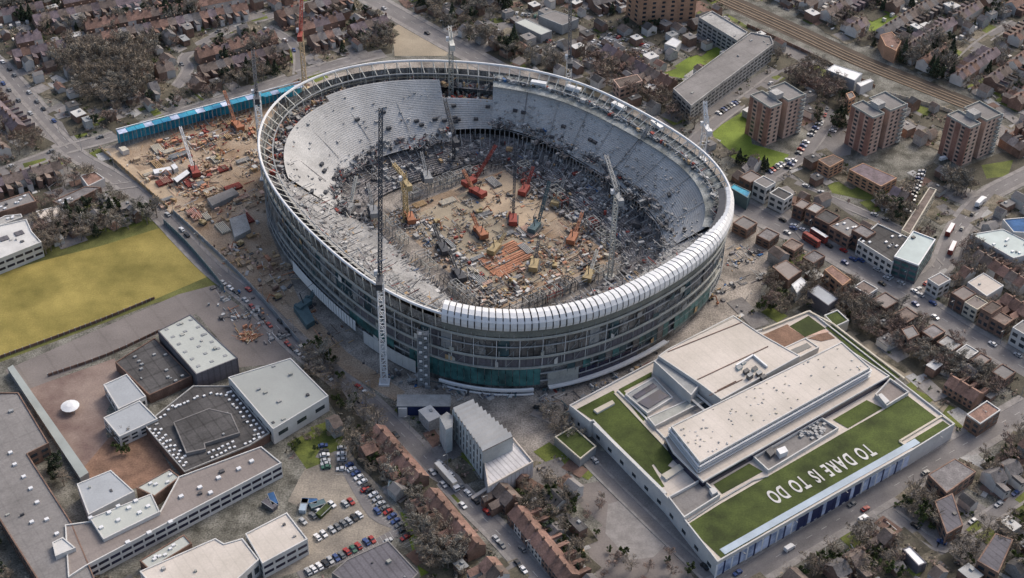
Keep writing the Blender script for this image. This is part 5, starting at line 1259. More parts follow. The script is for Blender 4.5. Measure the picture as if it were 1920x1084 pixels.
fill('houses at the right edge', [(1800,885),(1900,810),(1980,790),(1980,900),(1880,930),(1840,930)], ((1820,880),(1940,810)), (24,18), ['brown','grey','red'], ['brick','render'], dens=.85)
fill('top right avenue', [(1850,230),(2000,250),(2000,290),(1930,310),(1880,270)], ((1880,250),(1960,300)), SP1, ['brown','grey'], ['brick'])
HOUSES.sort(key=lambda h: (Vector(CAM)-h[0]).length)
seen_h = set(); keepH = []; cells = {}
for h in HOUSES:      # drop houses that would stand in one another
    k0 = (int(h[0].x//12), int(h[0].y//12)); bad = False
    for i in (-1, 0, 1):
        for j in (-1, 0, 1):
            for g in cells.get((k0[0]+i, k0[1]+j), ()):
                dd = h[0]-g[0]; lim = 4.9 if g[5] == h[5] else 9.5
                if dd.length < lim: bad = True
    if not bad: keepH.append(h); cells.setdefault(k0, []).append(h)
CN = {'red':'red', 'orange':'orange', 'brown':'brown', 'grey':'grey', 'purple':'purple grey'}
cnt = {}; far = {}
NH = 300
for i, (c, ang, col, wl, semi, desc, k) in enumerate(keepH):
    if i < NH:
        near = (Vector(CAM)-c).length < 720; key = (col, wl, near, semi)
        cnt[desc] = cnt.get(desc, 0)+1
        lb = '%s roofed house, %s nearest in %s' % (CN[col], nth(cnt[desc]-1), desc)
        if key not in HP: HP[key] = house_proto(*key); o = HP[key]; o.location = c; o.rotation_euler = (0,0,ang)
        else: o = copy_tree(HP[key], c, ang)
        o.location.z = 0; o['label'] = lb; o['category'] = 'house'; o['group'] = 'pitched roof houses round the stadium'
    else: far.setdefault(0, []).append((c, ang, col, wl, semi))
mb = MB(); ks = ['brick','render']+[RM[k] for k in CN]; W, D, He, Hr = 5.4, 8.6, 5.6, 8.6
for c, ang, col, wl, semi in far.get(0, []):
    ca, sa = math.cos(ang), math.sin(ang); w2, d2 = (W if not semi else 7.5)/2, D/2
    T = lambda v: (c.x+v[0]*ca-v[1]*sa, c.y+v[0]*sa+v[1]*ca, v[2])
    mi = 0 if wl == 'brick' else 1; ri = 2+list(CN).index(col)
    mb.add([T(v) for v in [(-w2,-d2,0),(w2,-d2,0),(w2,d2,0),(-w2,d2,0),(-w2,-d2,He),(w2,-d2,He),(w2,d2,He),(-w2,d2,He),(-w2,0,Hr),(w2,0,Hr)]], [(0,1,5,4),(2,3,7,6),(1,2,6,9,5),(3,0,4,8,7)], mi)
    mb.add([T(v) for v in [(-w2,-d2-.3,He-.1),(w2,-d2-.3,He-.1),(w2,0,Hr+.1),(-w2,0,Hr+.1),(-w2,d2+.3,He-.1),(w2,d2+.3,He-.1)]], [(0,1,2,3),(3,2,5,4)], ri)
    mb.box(T((w2, .2, 0)), .7, 1.3, Hr-1.6, Hr+1.3, ang, 0)
    mb.box(T((-w2*.4, -d2-2.4, 0)), 2.7, 4.8, 0, 5.0, ang, ri)
    if random.random() < .6: mb.box(T((random.uniform(-1,1), d2+random.uniform(5,9), 0)), random.uniform(1.5,3), random.uniform(2,3), 0, 2.2, ang, 1)
if mb.f: tag(mb.build('distant_houses', ks), 'mass of small pitched roof houses filling the far suburbs', 'houses', kind='stuff')
print('HOUSES', len(keepH), 'far', len(far.get(0, [])))
# gardens: sheds, patios, fences as small clutter behind the houses
def gard():
    h = random.choice(keepH); c, ang = h[0], h[1]; x, y = random.uniform(-4, 4), random.uniform(7, 15)*random.choice([-1, -1, 1])
    return Vector((c.x+x*math.cos(ang)-y*math.sin(ang), c.y+x*math.sin(ang)+y*math.cos(ang), 0))
def gardok():
    for _ in range(5):
        p = gard()
        if not blocked(p, 2): return p
debris('garden_clutter', 'small pale sheds, fences and patios scattered behind the houses', 'garden clutter', gardok, 1500, [('render',3),('white_wall',1.3),('brick_dark',2),('timber',1),('grey_metal',2),('garden',2),('roof_brown',2),('conc',2)], 2.8, .35, hmax=2.2)

# low shrubs and yards everywhere between the houses
VIEW = [U(-150,-80), U(2070,-80), U(2000,1150), U(-100,1150)]
vx = [min(p.x for p in VIEW), max(p.x for p in VIEW)]; vy = [min(p.y for p in VIEW), max(p.y for p in VIEW)]
def free_pt(pad=1.5, hd=4.2):
    for _ in range(40):
        p = Vector((random.uniform(*vx), random.uniform(*vy), 0)); x, y = PRJ(p)
        if not (-60 < x < 1980 and -60 < y < 1140): continue
        if blocked(p, pad): continue
        if any((p-h[0]).length < hd for i in (-1,0,1) for j in (-1,0,1) for h in cells.get((int(p.x//12)+i, int(p.y//12)+j), ())): continue
        return p
mb = MB(); SK = ['twig_brown','twig_red','leaf_green','leaf_dark','twig_grey','garden']
for i in range(3600):
    p = free_pt(1.0)
    if p is None: continue
    mi = random.choices(range(6), [4,2.5,1.5,1.2,3,1])[0]; R_ = random.uniform(.7, 2.2)
    for k in range(9):
        c = p+Vector((random.gauss(0,R_*.5), random.gauss(0,R_*.5), random.uniform(.1, R_*.9))); s_ = random.uniform(.25,.6); ax = Vector((random.gauss(0,1), random.gauss(0,1), random.gauss(0,1))).normalized(); bx = ax.orthogonal(); cx = ax.cross(bx)
        mb.add([c+bx*s_, c+cx*s_, c-bx*s_, c-cx*s_], [(0,1,2,3)], mi)
tag(mb.build('shrubbery', SK), 'low brown and green shrubs filling gardens and verges', 'shrubs', kind='stuff')
for z_, (m_, n_, smx) in enumerate((('grass', 330, 7), ('conc', 260, 6), ('garden', 420, 9), ('asphalt_old', 260, 9), ('scrub', 320, 10), ('brick_dark', 120, 5), ('pavement', 150, 5))):
    mb = MB()
    for i in range(n_):
        p = free_pt(2.5, 3.5)
        if p is None: continue
        a_ = ANG+random.choice([0, .1, -.12, .3]); w_, h_ = random.uniform(2.5, smx), random.uniform(2.5, smx*1.4); z = .15+z_*.03+i*.00006
        ca, sa = math.cos(a_), math.sin(a_)
        mb.add([(p.x+x*ca-y*sa, p.y+x*sa+y*ca, z) for x, y in ((-w_,-h_),(w_,-h_),(w_,h_),(-w_,h_))], [(0,1,2,3)])
    tag(mb.build('garden_ground', m_), kind='structure')
# outbuildings, workshops and extensions
mb = MB(); OK_ = ['brick','render','conc','felt','roof_grey','roof_brown','roof_red','white_wall','grey_metal','felt_dark']; n_out = 0; OUTB = []
for i in range(620):
    p = free_pt(4.5, 9)
    if p is None or any((p-q).length < 9 for q in OUTB): continue
    OUTB.append(p); a_ = ANG+random.choice([0, 0, PI/2, .12]); w_, d_, h_ = random.uniform(3.5, 8), random.uniform(4, 9), random.uniform(2.6, 6.5); wi = random.choice([0,0,1,2]); ri = random.choice([3,4,5,6,9,4,5])
    ca, sa = math.cos(a_), math.sin(a_); T = lambda v: (p.x+v[0]*ca-v[1]*sa, p.y+v[0]*sa+v[1]*ca, v[2]); x, y = w_/2, d_/2
    if random.random() < .6:
        hr = h_+w_*.3; mb.add([T(v) for v in [(-x,-y,0),(x,-y,0),(x,y,0),(-x,y,0),(-x,-y,h_),(x,-y,h_),(x,y,h_),(-x,y,h_),(0,-y,hr),(0,y,hr)]], [(0,1,5,8,4),(1,2,6,5),(2,3,7,9,6),(3,0,4,7)], wi)
        mb.add([T(v) for v in [(-x-.3,-y-.2,h_-.1),(0,-y-.2,hr+.1),(0,y+.2,hr+.1),(-x-.3,y+.2,h_-.1),(x+.3,-y-.2,h_-.1),(x+.3,y+.2,h_-.1)]], [(0,1,2,3),(1,4,5,2)], ri)
    else:
        mb.box(p, w_, d_, 0, h_, a_, wi); mb.box(p, w_+.3, d_+.3, h_+.003, h_+.3, a_, random.choice([3,9,7,8,3])); mb.box(T((w_*.2, d_*.1, 0)), 1.2, 1.6, h_, h_+1.0, a_, 8)
tag(mb.build('outbuildings', OK_), 'scattered workshops, garages and outbuildings among the houses', 'outbuildings', kind='stuff')
# ============================================================ TREES
def tree_proto(name, crown_m, h, r, seed, leafn, leafs, cat='tree', dense=False, conical=False):
    leafn = int(leafn*.75) if not dense else leafn; rnd = random.Random(seed); o = thing(name, 'x', cat); mb = MB()
    lean = Vector((rnd.uniform(-.4,.4), rnd.uniform(-.4,.4), 0)); segs = [Vector((0,0,0)), Vector((lean.x*.4, lean.y*.4, h*.25)), Vector((lean.x, lean.y, h*.55)), Vector((lean.x*1.4, lean.y*1.4, h*.9))]
    rad = [.32*h/10, .24*h/10, .15*h/10, .04]; n = 6
    vs = [(s_.x+rad[i]*math.cos(2*PI*k/n), s_.y+rad[i]*math.sin(2*PI*k/n), s_.z) for i, s_ in enumerate(segs) for k in range(n)]
    mb.add(vs, [(i*n+k, i*n+(k+1) % n, (i+1)*n+(k+1) % n, (i+1)*n+k) for i in range(3) for k in range(n)])
    tips = []
    for i in range(11 if not conical else 4):
        a_ = rnd.uniform(0, 2*PI); z0 = h*rnd.uniform(.22, .6); L = r*rnd.uniform(.6, .95); s0 = Vector((lean.x*z0/h, lean.y*z0/h, z0)); e_ = s0+Vector((math.cos(a_)*L, math.sin(a_)*L, h*rnd.uniform(.15, .4)))
        mb.beam(s0, e_, .12*h/10); tips.append(e_)
        if not conical:
            for q in range(3):
                e2 = e_+Vector((rnd.uniform(-1,1), rnd.uniform(-1,1), rnd.uniform(.1,1)))*r*.35; mb.beam(s0.lerp(e_, .6), e2, .07*h/10); tips.append(e2)
    mb.build('trunk', 'bark', o)
    mb = MB(); cl = [(Vector((rnd.gauss(0, r*.42), rnd.gauss(0, r*.42), h*rnd.uniform(.45, .92))), rnd.uniform(.25, .5)*r) for _ in range(9)]+[(t, r*.28) for t in tips[:14]]
    for i in range(leafn):
        if conical:
            t = rnd.random()**.7; z = h*(1-t*.92); rr_ = r*t*rnd.uniform(.5, 1); a_ = rnd.uniform(0, 2*PI); c = Vector((rr_*math.cos(a_), rr_*math.sin(a_), z))
        else:
            cc, cr_ = rnd.choice(cl); v = Vector((rnd.gauss(0,1), rnd.gauss(0,1), rnd.gauss(0,.8))).normalized()*cr_*rnd.uniform(.45, 1); c = cc+v
        s_ = leafs*rnd.uniform(.6, 1.4); ax = Vector((rnd.gauss(0,1), rnd.gauss(0,1), rnd.gauss(0,1))).normalized(); bx = ax.orthogonal().normalized(); cx = ax.cross(bx)
        if dense: mb.add([c+bx*s_, c+cx*s_, c-bx*s_*.9, c-cx*s_*.8], [(0,1,2,3)])
        else: mb.add([c+bx*s_*1.9, c+cx*s_*.30, c-bx*s_*1.9, c-cx*s_*.30], [(0,1,2,3)])
    mb.build('crown', crown_m, o); register(o); return o
TP = {'bare brown': [tree_proto('bare_tree', 'twig_brown', 9+i, 4.0+.4*i, i, 430, .42) for i in range(3)],
      'bare reddish': [tree_proto('bare_tree', 'twig_red', 8+i, 3.6, 10+i, 400, .42) for i in range(2)],
      'bare grey': [tree_proto('bare_tree', 'twig_grey', 10+i, 4.2, 20+i, 430, .42) for i in range(2)],
      'dark evergreen': [tree_proto('evergreen_tree', 'leaf_dark', 9+2*i, 3.2, 30+i, 520, .45, dense=True, conical=(i == 1)) for i in range(2)],
      'green leafy': [tree_proto('leafy_tree', 'leaf_green', 6, 2.6, 40, 420, .40, dense=True)]}
protos_used = set(); TREES = []
def put_tree(kind, p, label, s=1.0): TREES.append((p, kind, label, s))
def grove(px, n, kinds, label, smin=.7, smax=1.15, avoid=True, mind=3.0):
    f = inpoly(px); k = 0; tries = 0; got = []
    while k < n and tries < n*12:
        tries += 1; p = f()
        if p is None: continue
        if avoid and (blocked(p, 1.5, True)): continue
        if avoid and any((p-h[0]).length < 5.5 for i in (-1,0,1) for j in (-1,0,1) for h in cells.get((int(p.x//12)+i, int(p.y//12)+j), ())): continue
        if any((p-q).length < mind for q in got): continue
        got.append(p); kd = random.choice(kinds); put_tree(kd, p, '%s tree %s' % (kd, label), random.uniform(smin, smax)); k += 1
BB, BR, BG, DE, GL = 'bare brown', 'bare reddish', 'bare grey', 'dark evergreen', 'green leafy'
grove([(95,100),(190,85),(290,95),(285,150),(260,200),(170,205),(130,165)], 95, [BB,BB,BG,BB], 'in the large wood at the top left', .9, 1.4, mind=3.6)
grove([(400,95),(480,80),(540,110),(520,150),(470,170),(410,160)], 34, [DE,BG,BB,BR], 'in the park behind the blue hoarding', .8, 1.2)
grove([(300,25),(360,15),(380,50),(320,60)], 12, [DE,BG], 'in the small wood at the top', .8, 1.3, mind=3)
grove([(0,0),(90,10),(60,45),(0,40)], 22, [DE,BG], 'in the top left corner', .9, 1.4)
grove([(780,-10),(960,-10),(960,20),(860,60),(800,50)], 40, [BB,DE,BG], 'in the top centre wood', .8, 1.3)
grove([(870,70),(960,80),(1060,120),(1040,140),(940,118),(900,105)], 26, [BB,BG], 'in the scrub behind the far rim')
grove([(940,85),(965,85),(965,108),(940,108)], 6, [DE], 'in the dark clump behind the far rim', 1.0, 1.4, mind=2)
grove([(1090,110),(1190,110),(1290,200),(1320,260),(1250,220),(1130,165)], 42, [BR,BR,BB], 'behind the right far rim')
grove([(1440,110),(1540,130),(1580,175),(1560,195),(1480,160)], 34, [BB,BR], 'above the left tower block', .8, 1.2)
grove([(1530,200),(1590,190),(1580,240),(1530,250)], 14, [DE,BB], 'between the tower blocks')
grove([(1680,90),(1790,100),(1790,150),(1740,160),(1680,130)], 34, [DE,BG,BB], 'in the dark wood beyond the railway', .9, 1.4)
grove([(1790,320),(1880,300),(1850,360),(1790,370),(1770,350)], 22, [BB,BG], 'beside the ring road below the right tower', .8, 1.2)
grove([(1640,380),(1700,360),(1710,410),(1660,420)], 14, [DE,GL,BB], 'around the small lawns')
grove([(1350,240),(1480,290),(1450,330),(1370,310)], 16, [GL,BB,DE], 'on the lawn under the left tower block', .6, 1.0)
grove([(1420,520),(1500,500),(1560,560),(1640,590),(1580,600),(1500,580),(1420,590)], 42, [BR,BB,BB,GL], 'between the stadium and the main road', .6, 1.0, mind=2.6)
grove([(1575,525),(1610,540),(1700,590),(1890,710),(1870,750),(1740,690),(1600,620)], 125, [BR,BB,BR,BG], 'in the gardens beside the main road', .5, .95, mind=2.5)
grove([(1720,440),(1960,480),(1960,680),(1880,640),(1720,540)], 44, [BB,BR], 'below the ring road', .6, 1.0)
grove([(1740,940),(1780,1000),(1740,1020),(1680,960),(1700,930)], 22, [BB,GL,BB], 'round the corner house', .6, 1.0)
grove([(1440,1084),(1640,990),(1700,1040),(1740,1084)], 38, [BB,BR,GL], 'in the gardens below the park road', .6, 1.0)
grove([(1780,1010),(1960,930),(1960,1084),(1760,1084)], 36, [BB,GL,BB], 'in the bottom right corner', .6, 1.0)
grove([(1830,800),(1960,760),(1960,900),(1850,900)], 28, [BB,BR,GL], 'at the right edge below the park road', .6, 1.0)
grove([(560,640),(600,655),(690,760),(720,800),(690,800),(620,760),(575,700)], 28, [BB,BB,BG,GL], 'along the avenue beside the gymnasium', .6, 1.05, avoid=False, mind=2.6)
grove([(620,820),(690,800),(760,880),(800,960),(700,900),(650,850)], 34, [BG,BB,GL], 'between the car park and the red roofed row', .6, 1.0, avoid=False, mind=2.8)
grove([(760,900),(850,1020),(900,1084),(800,1084),(760,980)], 34, [BG,BB], 'behind the lower red roofed row', .6, 1.0, mind=2.6)
grove([(935,930),(1060,900),(1100,1000),(1120,1060),(1080,1084),(1000,980)], 44, [GL,DE,BB], 'in the gardens right of the avenue', .5, .95, mind=2.6)
grove([(1010,770),(1060,790),(1090,830),(1040,820)], 10, [BG,BB], 'beside the ribbed building', .5, .9, avoid=False)
grove([(1085,915),(1150,930),(1120,985),(1180,1055),(1260,1040),(1300,1084),(1110,1084),(1095,1000)], 16, [BB,GL,BR], 'round the pale concrete yard', .4, .8, avoid=False)
grove([(120,400),(200,385),(310,400),(310,418),(200,440),(100,455)], 44, [BG,BB,DE,GL], 'along the top edge of the yellow field', .6, 1.1, avoid=False, mind=2.8)
grove([(60,430),(140,420),(180,450),(80,480)], 22, [BR,BB], 'right of the white school block', .7, 1.1, avoid=False)
grove([(0,300),(200,270),(300,400),(100,395),(0,370)], 26, [BB,BG,BR], 'among the cottages above the field', .5, .95)
grove([(80,880),(105,860),(135,905),(110,920)], 7, [BB,DE], 'in the dark yard of the school', .5, .8, avoid=False, mind=2)
grove([(205,820),(240,820),(245,850),(215,860)], 6, [GL,BB], 'in the red courtyard', .5, .8, avoid=False, mind=2)
grove([(0,120),(120,260),(0,320),(-20,200)], 30, [BR,BB], 'beside the top left road', .5, .9)
grove([(290,120),(420,180),(260,225),(150,240),(200,200)], 30, [BB,DE,BR], 'between wood and hoarding', .5, .95)
grove([(400,40),(740,0),(735,100),(560,140),(440,170)], 50, [BB,BR,DE], 'in the gardens behind the hoarding', .5, .9)
grove([(0,20),(400,0),(330,90),(120,90)], 50, [BB,BR,DE,BG], 'in the gardens of the far left suburb', .5, .95)
grove([(1480,20),(1920,-20),(1960,210),(1840,180)], 110, [BR,BB,BG,DE], 'in the gardens beyond the railway', .5, .95)
grove([(660,120),(735,95),(735,60),(700,40)], 14, [BG,BB], 'on the verge left of the open ground', .6, 1.0)
grove([(1140,20),(1180,60),(1240,70),(1240,50)], 10, [DE,GL], 'under the orange tower block', .5, .9)
grove([(540,830),(600,815),(600,870),(560,880)], 5, [GL,BB], 'on the lawn by the gymnasium', .4, .7, avoid=False)
grove([(-10,980),(30,1084),(-40,1084)], 8, [BB,DE], 'in the bottom left corner', .6, .9, avoid=False)
_pa = {}
for t in TREES: _pa.setdefault(t[2], []).append(t)
TREES.sort(key=lambda t: (Vector(CAM)-t[0]).length/t[3])
started = set(); rest = []
kept = {}
for t in TREES[:300]: kept.setdefault(t[2], []).append(t)
place_no = {}
for lb_, l_ in kept.items():
    for k_, t in enumerate(sorted(l_, key=lambda t: PRJ(t[0])[0])): place_no[id(t[0])] = k_
for i, (p, kind, label, s) in enumerate(TREES):
    if i < 300:
        src = random.choice(TP[kind]); rot = random.uniform(0, 2*PI); sc_ = (s, s, s*random.uniform(.85, 1.15))
        if src.name not in started: started.add(src.name); o = src; o.location = p; o.rotation_euler = (0,0,rot); o.scale = sc_
        else: o = copy_tree(src, p, rot, scale=sc_)
        o['label'] = label+', '+nth(place_no[id(p)])+' from the left' if len(kept[label]) > 1 else label; o['category'] = 'tree'; o['group'] = label.replace(' tree ', ' trees ')
    else: rest.append((p, kind, s))
print('TREES', len(TREES))
# the remaining far trees as one mass
import itertools
tv, tf, tm = [], [], []; mkeys = ['bark','twig_brown','twig_red','twig_grey','leaf_dark','leaf_green']
cmap = {BB:1, BR:2, BG:3, DE:4, GL:5}
for p, kind, s in rest:
    src = random.choice(TP[kind]); rot = random.uniform(0, 2*PI); ca, sa = math.cos(rot)*s, math.sin(rot)*s
    for ch in KIDS[src.name]:
        me = ch.data; o0 = len(tv); mi = 0 if ch.name.startswith('trunk') else cmap[kind]; step = 1
        tv += [(p.x+v.co.x*ca-v.co.y*sa, p.y+v.co.x*sa+v.co.y*ca, v.co.z*s) for v in me.vertices]
        tf += [tuple(i+o0 for i in f.vertices) for f in me.polygons]; tm += [mi]*len(me.polygons)
if tv:
    mb = MB(); mb.v, mb.f, mb.m = tv, tf, tm; tag(mb.build('distant_trees', mkeys), 'mass of bare and evergreen trees among the far houses', 'trees', kind='stuff')
for k, lst in TP.items():
    for src in lst:
        if src.name not in started:
            for ch in KIDS[src.name]: bpy.data.objects.remove(ch)
            bpy.data.objects.remove(src)
# ============================================================ VEHICLES
def car_proto(col, van=False):
    o = thing('parked_van' if van else 'parked_car', 'x', 'van' if van else 'car'); L, W, H = (5.2, 2.0, 2.2) if van else (4.3, 1.8, 1.45)
    mb = MB()
    if van: pr = [(-2.6,.35),(2.6,.35),(2.6,1.0),(2.1,1.25),(1.5,2.1),(-2.6,2.2)]
    else: pr = [(-2.15,.3),(2.15,.3),(2.15,.75),(1.1,.9),(-1.9,.95),(-2.15,.8)]
    def ext(pr, w_, mbb):
        n = len(pr); mbb.add([(x, -w_/2, z) for x, z in pr]+[(x, w_/2, z) for x, z in pr], [tuple(range(n-1, -1, -1)), tuple(range(n, 2*n))]+[(i, (i+1) % n, n+(i+1) % n, n+i) for i in range(n)])
    ext(pr, W, mb); mb.build('body', 'car_'+col, o)
    if van:
        mb = MB(); mb.add([(1.52,-.85,2.02),(2.08,-.85,1.28),(2.08,.85,1.28),(1.52,.85,2.02)], [(0,1,2,3)]); mb.v = [(x+.03, y, z+.03) for x, y, z in mb.v]; mb.build('windscreen', 'glass', o)
    else:
        mb = MB(); ext([(-1.75,.9),(.95,.88),(.35,1.36),(-1.2,1.38)], W*.88, mb); mb.build('windows', 'glass', o)
        mb = MB(); ext([(-1.2,1.38),(.35,1.36),(.25,1.44),(-1.1,1.45)], W*.86, mb); mb.build('car_roof', 'car_'+col, o)
    for x in (-L*.3, L*.3):
        for y in (-W/2, W/2):
            mb = MB(); n = 8; mb.add([(x+.32*math.cos(2*PI*i/n), y-.12, .32+.32*math.sin(2*PI*i/n)) for i in range(n)]+[(x+.32*math.cos(2*PI*i/n), y+.12, .32+.32*math.sin(2*PI*i/n)) for i in range(n)], [tuple(range(n-1,-1,-1)), tuple(range(n, 2*n))]+[(i, (i+1) % n, n+(i+1) % n, n+i) for i in range(n)])
            mb.build('wheel', 'tyre', o)
    register(o); return o
CP = {}; CARS = [0]; CARW = [('white',3),('silver',4),('grey',3),('black',4),('blue',1.6),('red',1.3),('green',.3)]
placed = []
def car(p, ang, label, group, col=None, van=False, kind=None):
    if CARS[0] >= 300: return
    if any((p-q).length < 2.0 for q in placed): return
    placed.append(p.copy()); CARS[0] += 1
    col = col or random.choices([k for k, _ in CARW], [w_ for _, w_ in CARW])[0]; key = (col, van)
    if key not in CP: CP[key] = car_proto(col, van); o = CP[key]
    else: o = copy_tree(CP[key])
    o.location = (p.x, p.y, .13); o.rotation_euler = (0,0,ang); o['label'] = ('%s %s' % (col, label)); o['category'] = 'van' if van else 'car'; o['group'] = group
def parkrow(a, b, n, desc, group, across=True, p=.92, cols=None):
    A, B = U(*a), U(*b); d = (B-A); ang = math.atan2(d.y, d.x)+(PI/2 if across else 0)
    mb = MB(); u = d.normalized(); v = Vector((-u.y, u.x, 0)) if across else u
    for i in range(n+1):
        q = A+d*(i/n); s_ = Vector((-v.y, v.x, 0))*.07; mb.add([(*(q-v*2.4-s_)[:2],.14),(*(q+v*2.4-s_)[:2],.14),(*(q+v*2.4+s_)[:2],.14),(*(q-v*2.4+s_)[:2],.14)], [(0,1,2,3)])
    tag(mb.build('bay_marking', 'paint'), kind='structure')
    for i in range(n):
        if random.random() > p: continue
        car(A+d*((i+.5)/n)+Vector((random.uniform(-.2,.2), random.uniform(-.2,.2), 0)), ang+random.choice([0, PI])+random.uniform(-.04,.04), 'car %s from the far end %s' % (nth(i), desc), group)
G1 = 'cars in the car park beside the warehouses'
parkrow((652,872), (770,1010), 34, 'of the long row beside the gardens', G1)
parkrow((642,838), (640,890), 9, 'of the row by the park bend', G1)
parkrow((668,900), (770,1022), 26, 'of the inner row beside the gardens', G1, p=.35)
parkrow((612,880), (606,835), 8, 'of the row beside the grass', G1)
parkrow((676,966), (594,1010), 16, 'of the row beside the warehouse', G1)
parkrow((700,1012), (575,1075), 24, 'of the row above the slate hall', G1)
parkrow((660,940), (640,950), 4, 'of the short middle row', G1)
parkrow((625,945), (560,985), 11, 'of the row by the blue skips', G1, p=.6)
parkrow((735,1005), (640,1042), 10, 'of the loose middle row', G1, p=.4)
parkrow((660,822), (700,820), 6, 'of the row at the top bend', G1)
G2 = 'cars in the far car park'
for k, (a, b) in enumerate((((1140,65),(1235,95)), ((1125,72),(1225,106)), ((1110,78),(1210,115)), ((1000,70),(1080,95)), ((960,25),(1060,40)))): parkrow(a, b, 17, 'in the %s line of the far car park' % nth(k), G2, p=.75)
G3 = 'cars parked under the tower blocks'
parkrow((1540,225), (1475,320), 14, 'beside the left tower block', G3); parkrow((1590,200), (1560,250), 9, 'between the tower blocks', G3); parkrow((1730,320), (1700,400), 12, 'along the cream edged flats', G3); parkrow((1345,215), (1385,190), 8, 'below the slab block', G3)
parkrow((1440,325), (1480,300), 7, 'by the brown houses', G3)
G4 = 'cars parked along the roads'
def roadcars(P, offs_, n, desc, rng=(0,1), p=.5, moving=False):
    L = len(P)-1
    for i in range(n):
        if random.random() > p: continue
        t = rng[0]+(rng[1]-rng[0])*(i+.5+random.uniform(-.2,.2))/n; f = t*L; k = min(int(f), L-1); q = P[k].lerp(P[k+1], f-k); d = (P[k+1]-P[k]).normalized()
        c = q+Vector((-d.y, d.x, 0))*offs_
        x, y = PRJ(c)
        if -10 < x < 1930 and -10 < y < 1094 and not (480 < x < 1380 and 100 < y < 380): car(c, math.atan2(d.y, d.x)+(0 if offs_ < 0 else PI), 'car %s, %s from the top left' % (desc, nth(i)), G4)
roadcars(HIGH, 2.8, 26, 'on the upper lane of the main road', (.05,.97), .4); roadcars(HIGH, -2.8, 26, 'on the lower lane of the main road', (.05,.97), .4)
roadcars(HIGH, 5.2, 40, 'parked on the upper kerb of the main road', (.5,.97), .4)
roadcars(PARK, 2.6, 16, 'on the office side of the park road', (.1,.95), .25); roadcars(PARK, -2.6, 16, 'on the far side of the park road', (.1,.95), .3)
roadcars(WORC, 3.0, 46, 'parked on the left kerb of the avenue', (.3,1), .35); roadcars(WORC, -3.0, 60, 'parked on the right kerb of the avenue', (.45,1), .45)
roadcars(RB, 2, 16, 'on the ring road', (.1,.95), .5)
for k in range(3, len(ROADS)):
    if len(ROADS[k][0]) > 3 and CARS[0] < 292: roadcars(ROADS[k][0], 2.2, 14, 'on the %s side street' % nth(k-3), (0,1), .4)
# bigger vehicles
def box_vehicle(name, label, cat, px, ang, L, W, H, body, roof, windows=None, z=.1, cab=None):
    p = U(*px); o = thing(name, label, cat, (p.x, p.y, z), ang); mb = MB(); mb.box((0,0), L, W, .45, H); mb.build('body', body, o)
    mb = MB(); mb.box((0,0), L-.3, W-.3, H, H+.12); mb.build('vehicle_roof', roof, o)
    if windows:
        for zz in windows:
            for s_ in (-1, 1): mb = MB(); mb.box((0, s_*W/2), L*.9, .08, zz, zz+.8); mb.build('window_strip', 'glass', o)
    if cab: mb = MB(); mb.box((L/2+1.1,0), 2.0, W, .4, 2.4); c_ = mb.build('cab', cab, o); mb = MB(); mb.box((L/2+2.1,0), .1, W*.85, 1.4, 2.2); mb.build('windscreen', 'glass', c_)
    for x in (-L*.33, L*.33):
        for y in (-W/2, W/2): mb = MB(); mb.box((x, y), 1.0, .3, 0, .95); mb.build('wheel', 'tyre', o)
    return o
hd = HIGH[-8]-HIGH[-14]; ha = math.atan2(hd.y, hd.x); pd = PARK[10]-PARK[5]; pa = math.atan2(pd.y, pd.x); wd_ = WORC[-4]-WORC[-10]; wa = math.atan2(wd_.y, wd_.x)
box_vehicle('bus', 'red double decker bus with white roof on the main road, upper of two', 'bus', (1534,448), ha, 11, 2.5, 4.3, 'crane_red', 'white_metal', (1.3, 3.0))
box_vehicle('bus', 'red double decker bus following behind on the main road, lower of two', 'bus', (1520,456), ha, 11, 2.5, 4.3, 'crane_red', 'steel_red', (1.3, 3.0))
box_vehicle('bus', 'pink white bus going round the ring road beside the pale blue roof', 'bus', (1784,470), math.atan2((RB[-8]-RB[-11]).y, (RB[-8]-RB[-11]).x), 10, 2.5, 3.2, 'steel_red', 'white_metal', (1.3,))
box_vehicle('bus', 'white topped bus on the ring road, higher than the other', 'bus', (1780,436), math.atan2((RB[-10]-RB[-13]).y, (RB[-10]-RB[-13]).x), 10, 2.5, 3.2, 'steel_red', 'white_metal', (1.3,))
box_vehicle('lorry', 'long cream lorry parked on the avenue beside the red roofed row', 'lorry', (836,897), wa, 15, 2.6, 3.8, 'cream_wall', 'white_wall', cab='white_metal')
box_vehicle('lorry', 'white lorry under trees at the ring road bend', 'lorry', (1836,384), 0.9, 8, 2.5, 3.4, 'white_metal', 'white_metal', cab='white_metal')
car(U(1480,1030), pa, 'large van driving on the park road below the grass roof', 'vans', 'white', True); car(U(1618,975), pa, 'van driving on the park road right of the other', 'vans', 'white', True)
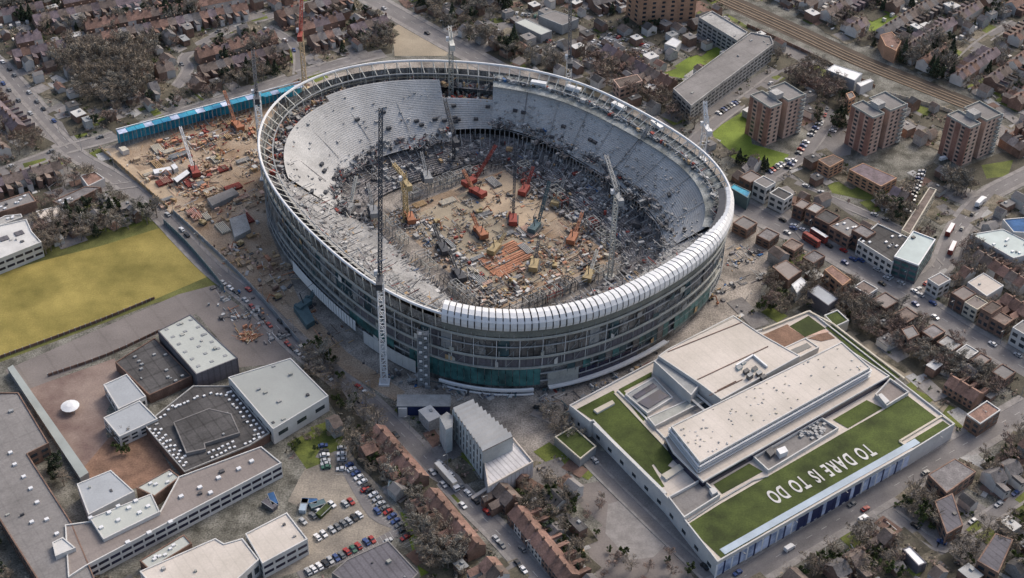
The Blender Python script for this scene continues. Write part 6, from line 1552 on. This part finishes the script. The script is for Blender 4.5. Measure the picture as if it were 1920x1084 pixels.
car(U(490,896), .4, 'van at the car park entrance', 'vans', 'white', True); car(U(1768,300), .5, 'van beside the right tower block', 'vans', 'white', True)
for k, (x, y, c1, lb) in enumerate(((580,945,'blue_tarp','blue covered skip beside the warehouse'),(596,950,'crane_teal','teal covered skip beside the blue one'),(607,962,'leaf_green','green skip nearest the parked cars'),(570,952,'banner_pale','pale grey skip behind the blue one'),(512,940,'blue_tarp','dark blue container between the school wing and the warehouse'),(506,950,'slate','slate coloured container beside the dark blue one'))):
    p = U(x, y); o = thing('skip', lb, 'skip', tuple(p), .5*k); mb = MB(); mb.prism([Vector((-3.4,-1.4,0)),Vector((3.4,-1.4,0)),Vector((3.4,1.4,0)),Vector((-3.4,1.4,0))], 0, 2.0); mb.build('body', c1, o)
    mb = MB(); mb.beam((-3.4,-1.5,2), (3.4,-1.5,2), .25); mb.beam((-3.4,1.5,2), (3.4,1.5,2), .25); mb.build('rim', 'grey_metal', o)
# street lamps on the two main roads
lp = None; li = 0
for nm, P, of in (('main road', HIGH, 7.2), ('park road', PARK, 6.2), ('avenue', WORC, 4.6)):
    acc = 0
    for i in range(len(P)-1):
        d = P[i+1]-P[i]; L = d.length; d.normalize(); t = (30-acc) % 30
        while t < L:
            q = P[i]+d*t+Vector((-d.y, d.x, 0))*of; x, y = PRJ(q); t += 30
            if not (0 < x < 1920 and 0 < y < 1084) or (480 < x < 1380 and 90 < y < 380): continue
            if lp is None:
                lp = thing('street_lamp', 'x', 'lamp'); mb = MB(); mb.cyl((0,0), .14, 0, 8, 6, r2=.08); mb.build('pole', 'grey_metal', lp); mb = MB(); mb.beam((0,0,8), (0,-1.8,8.3), .12); mb.box((0,-2.0), .4, .9, 8.2, 8.4); mb.build('lamp_head', 'grey_metal', lp); register(lp); o = lp
            else: o = copy_tree(lp)
            o.location = (q.x, q.y, .12); o.rotation_euler = (0,0,math.atan2(d.y, d.x)); li += 1; o['label'] = 'grey street lamp on the %s, %s in its line from the top left' % (nm, nth(li)); o['category'] = 'street lamp'; o['group'] = 'street lamps'
        acc = (acc+L) % 30
    li = 0
print('CARS', CARS[0])
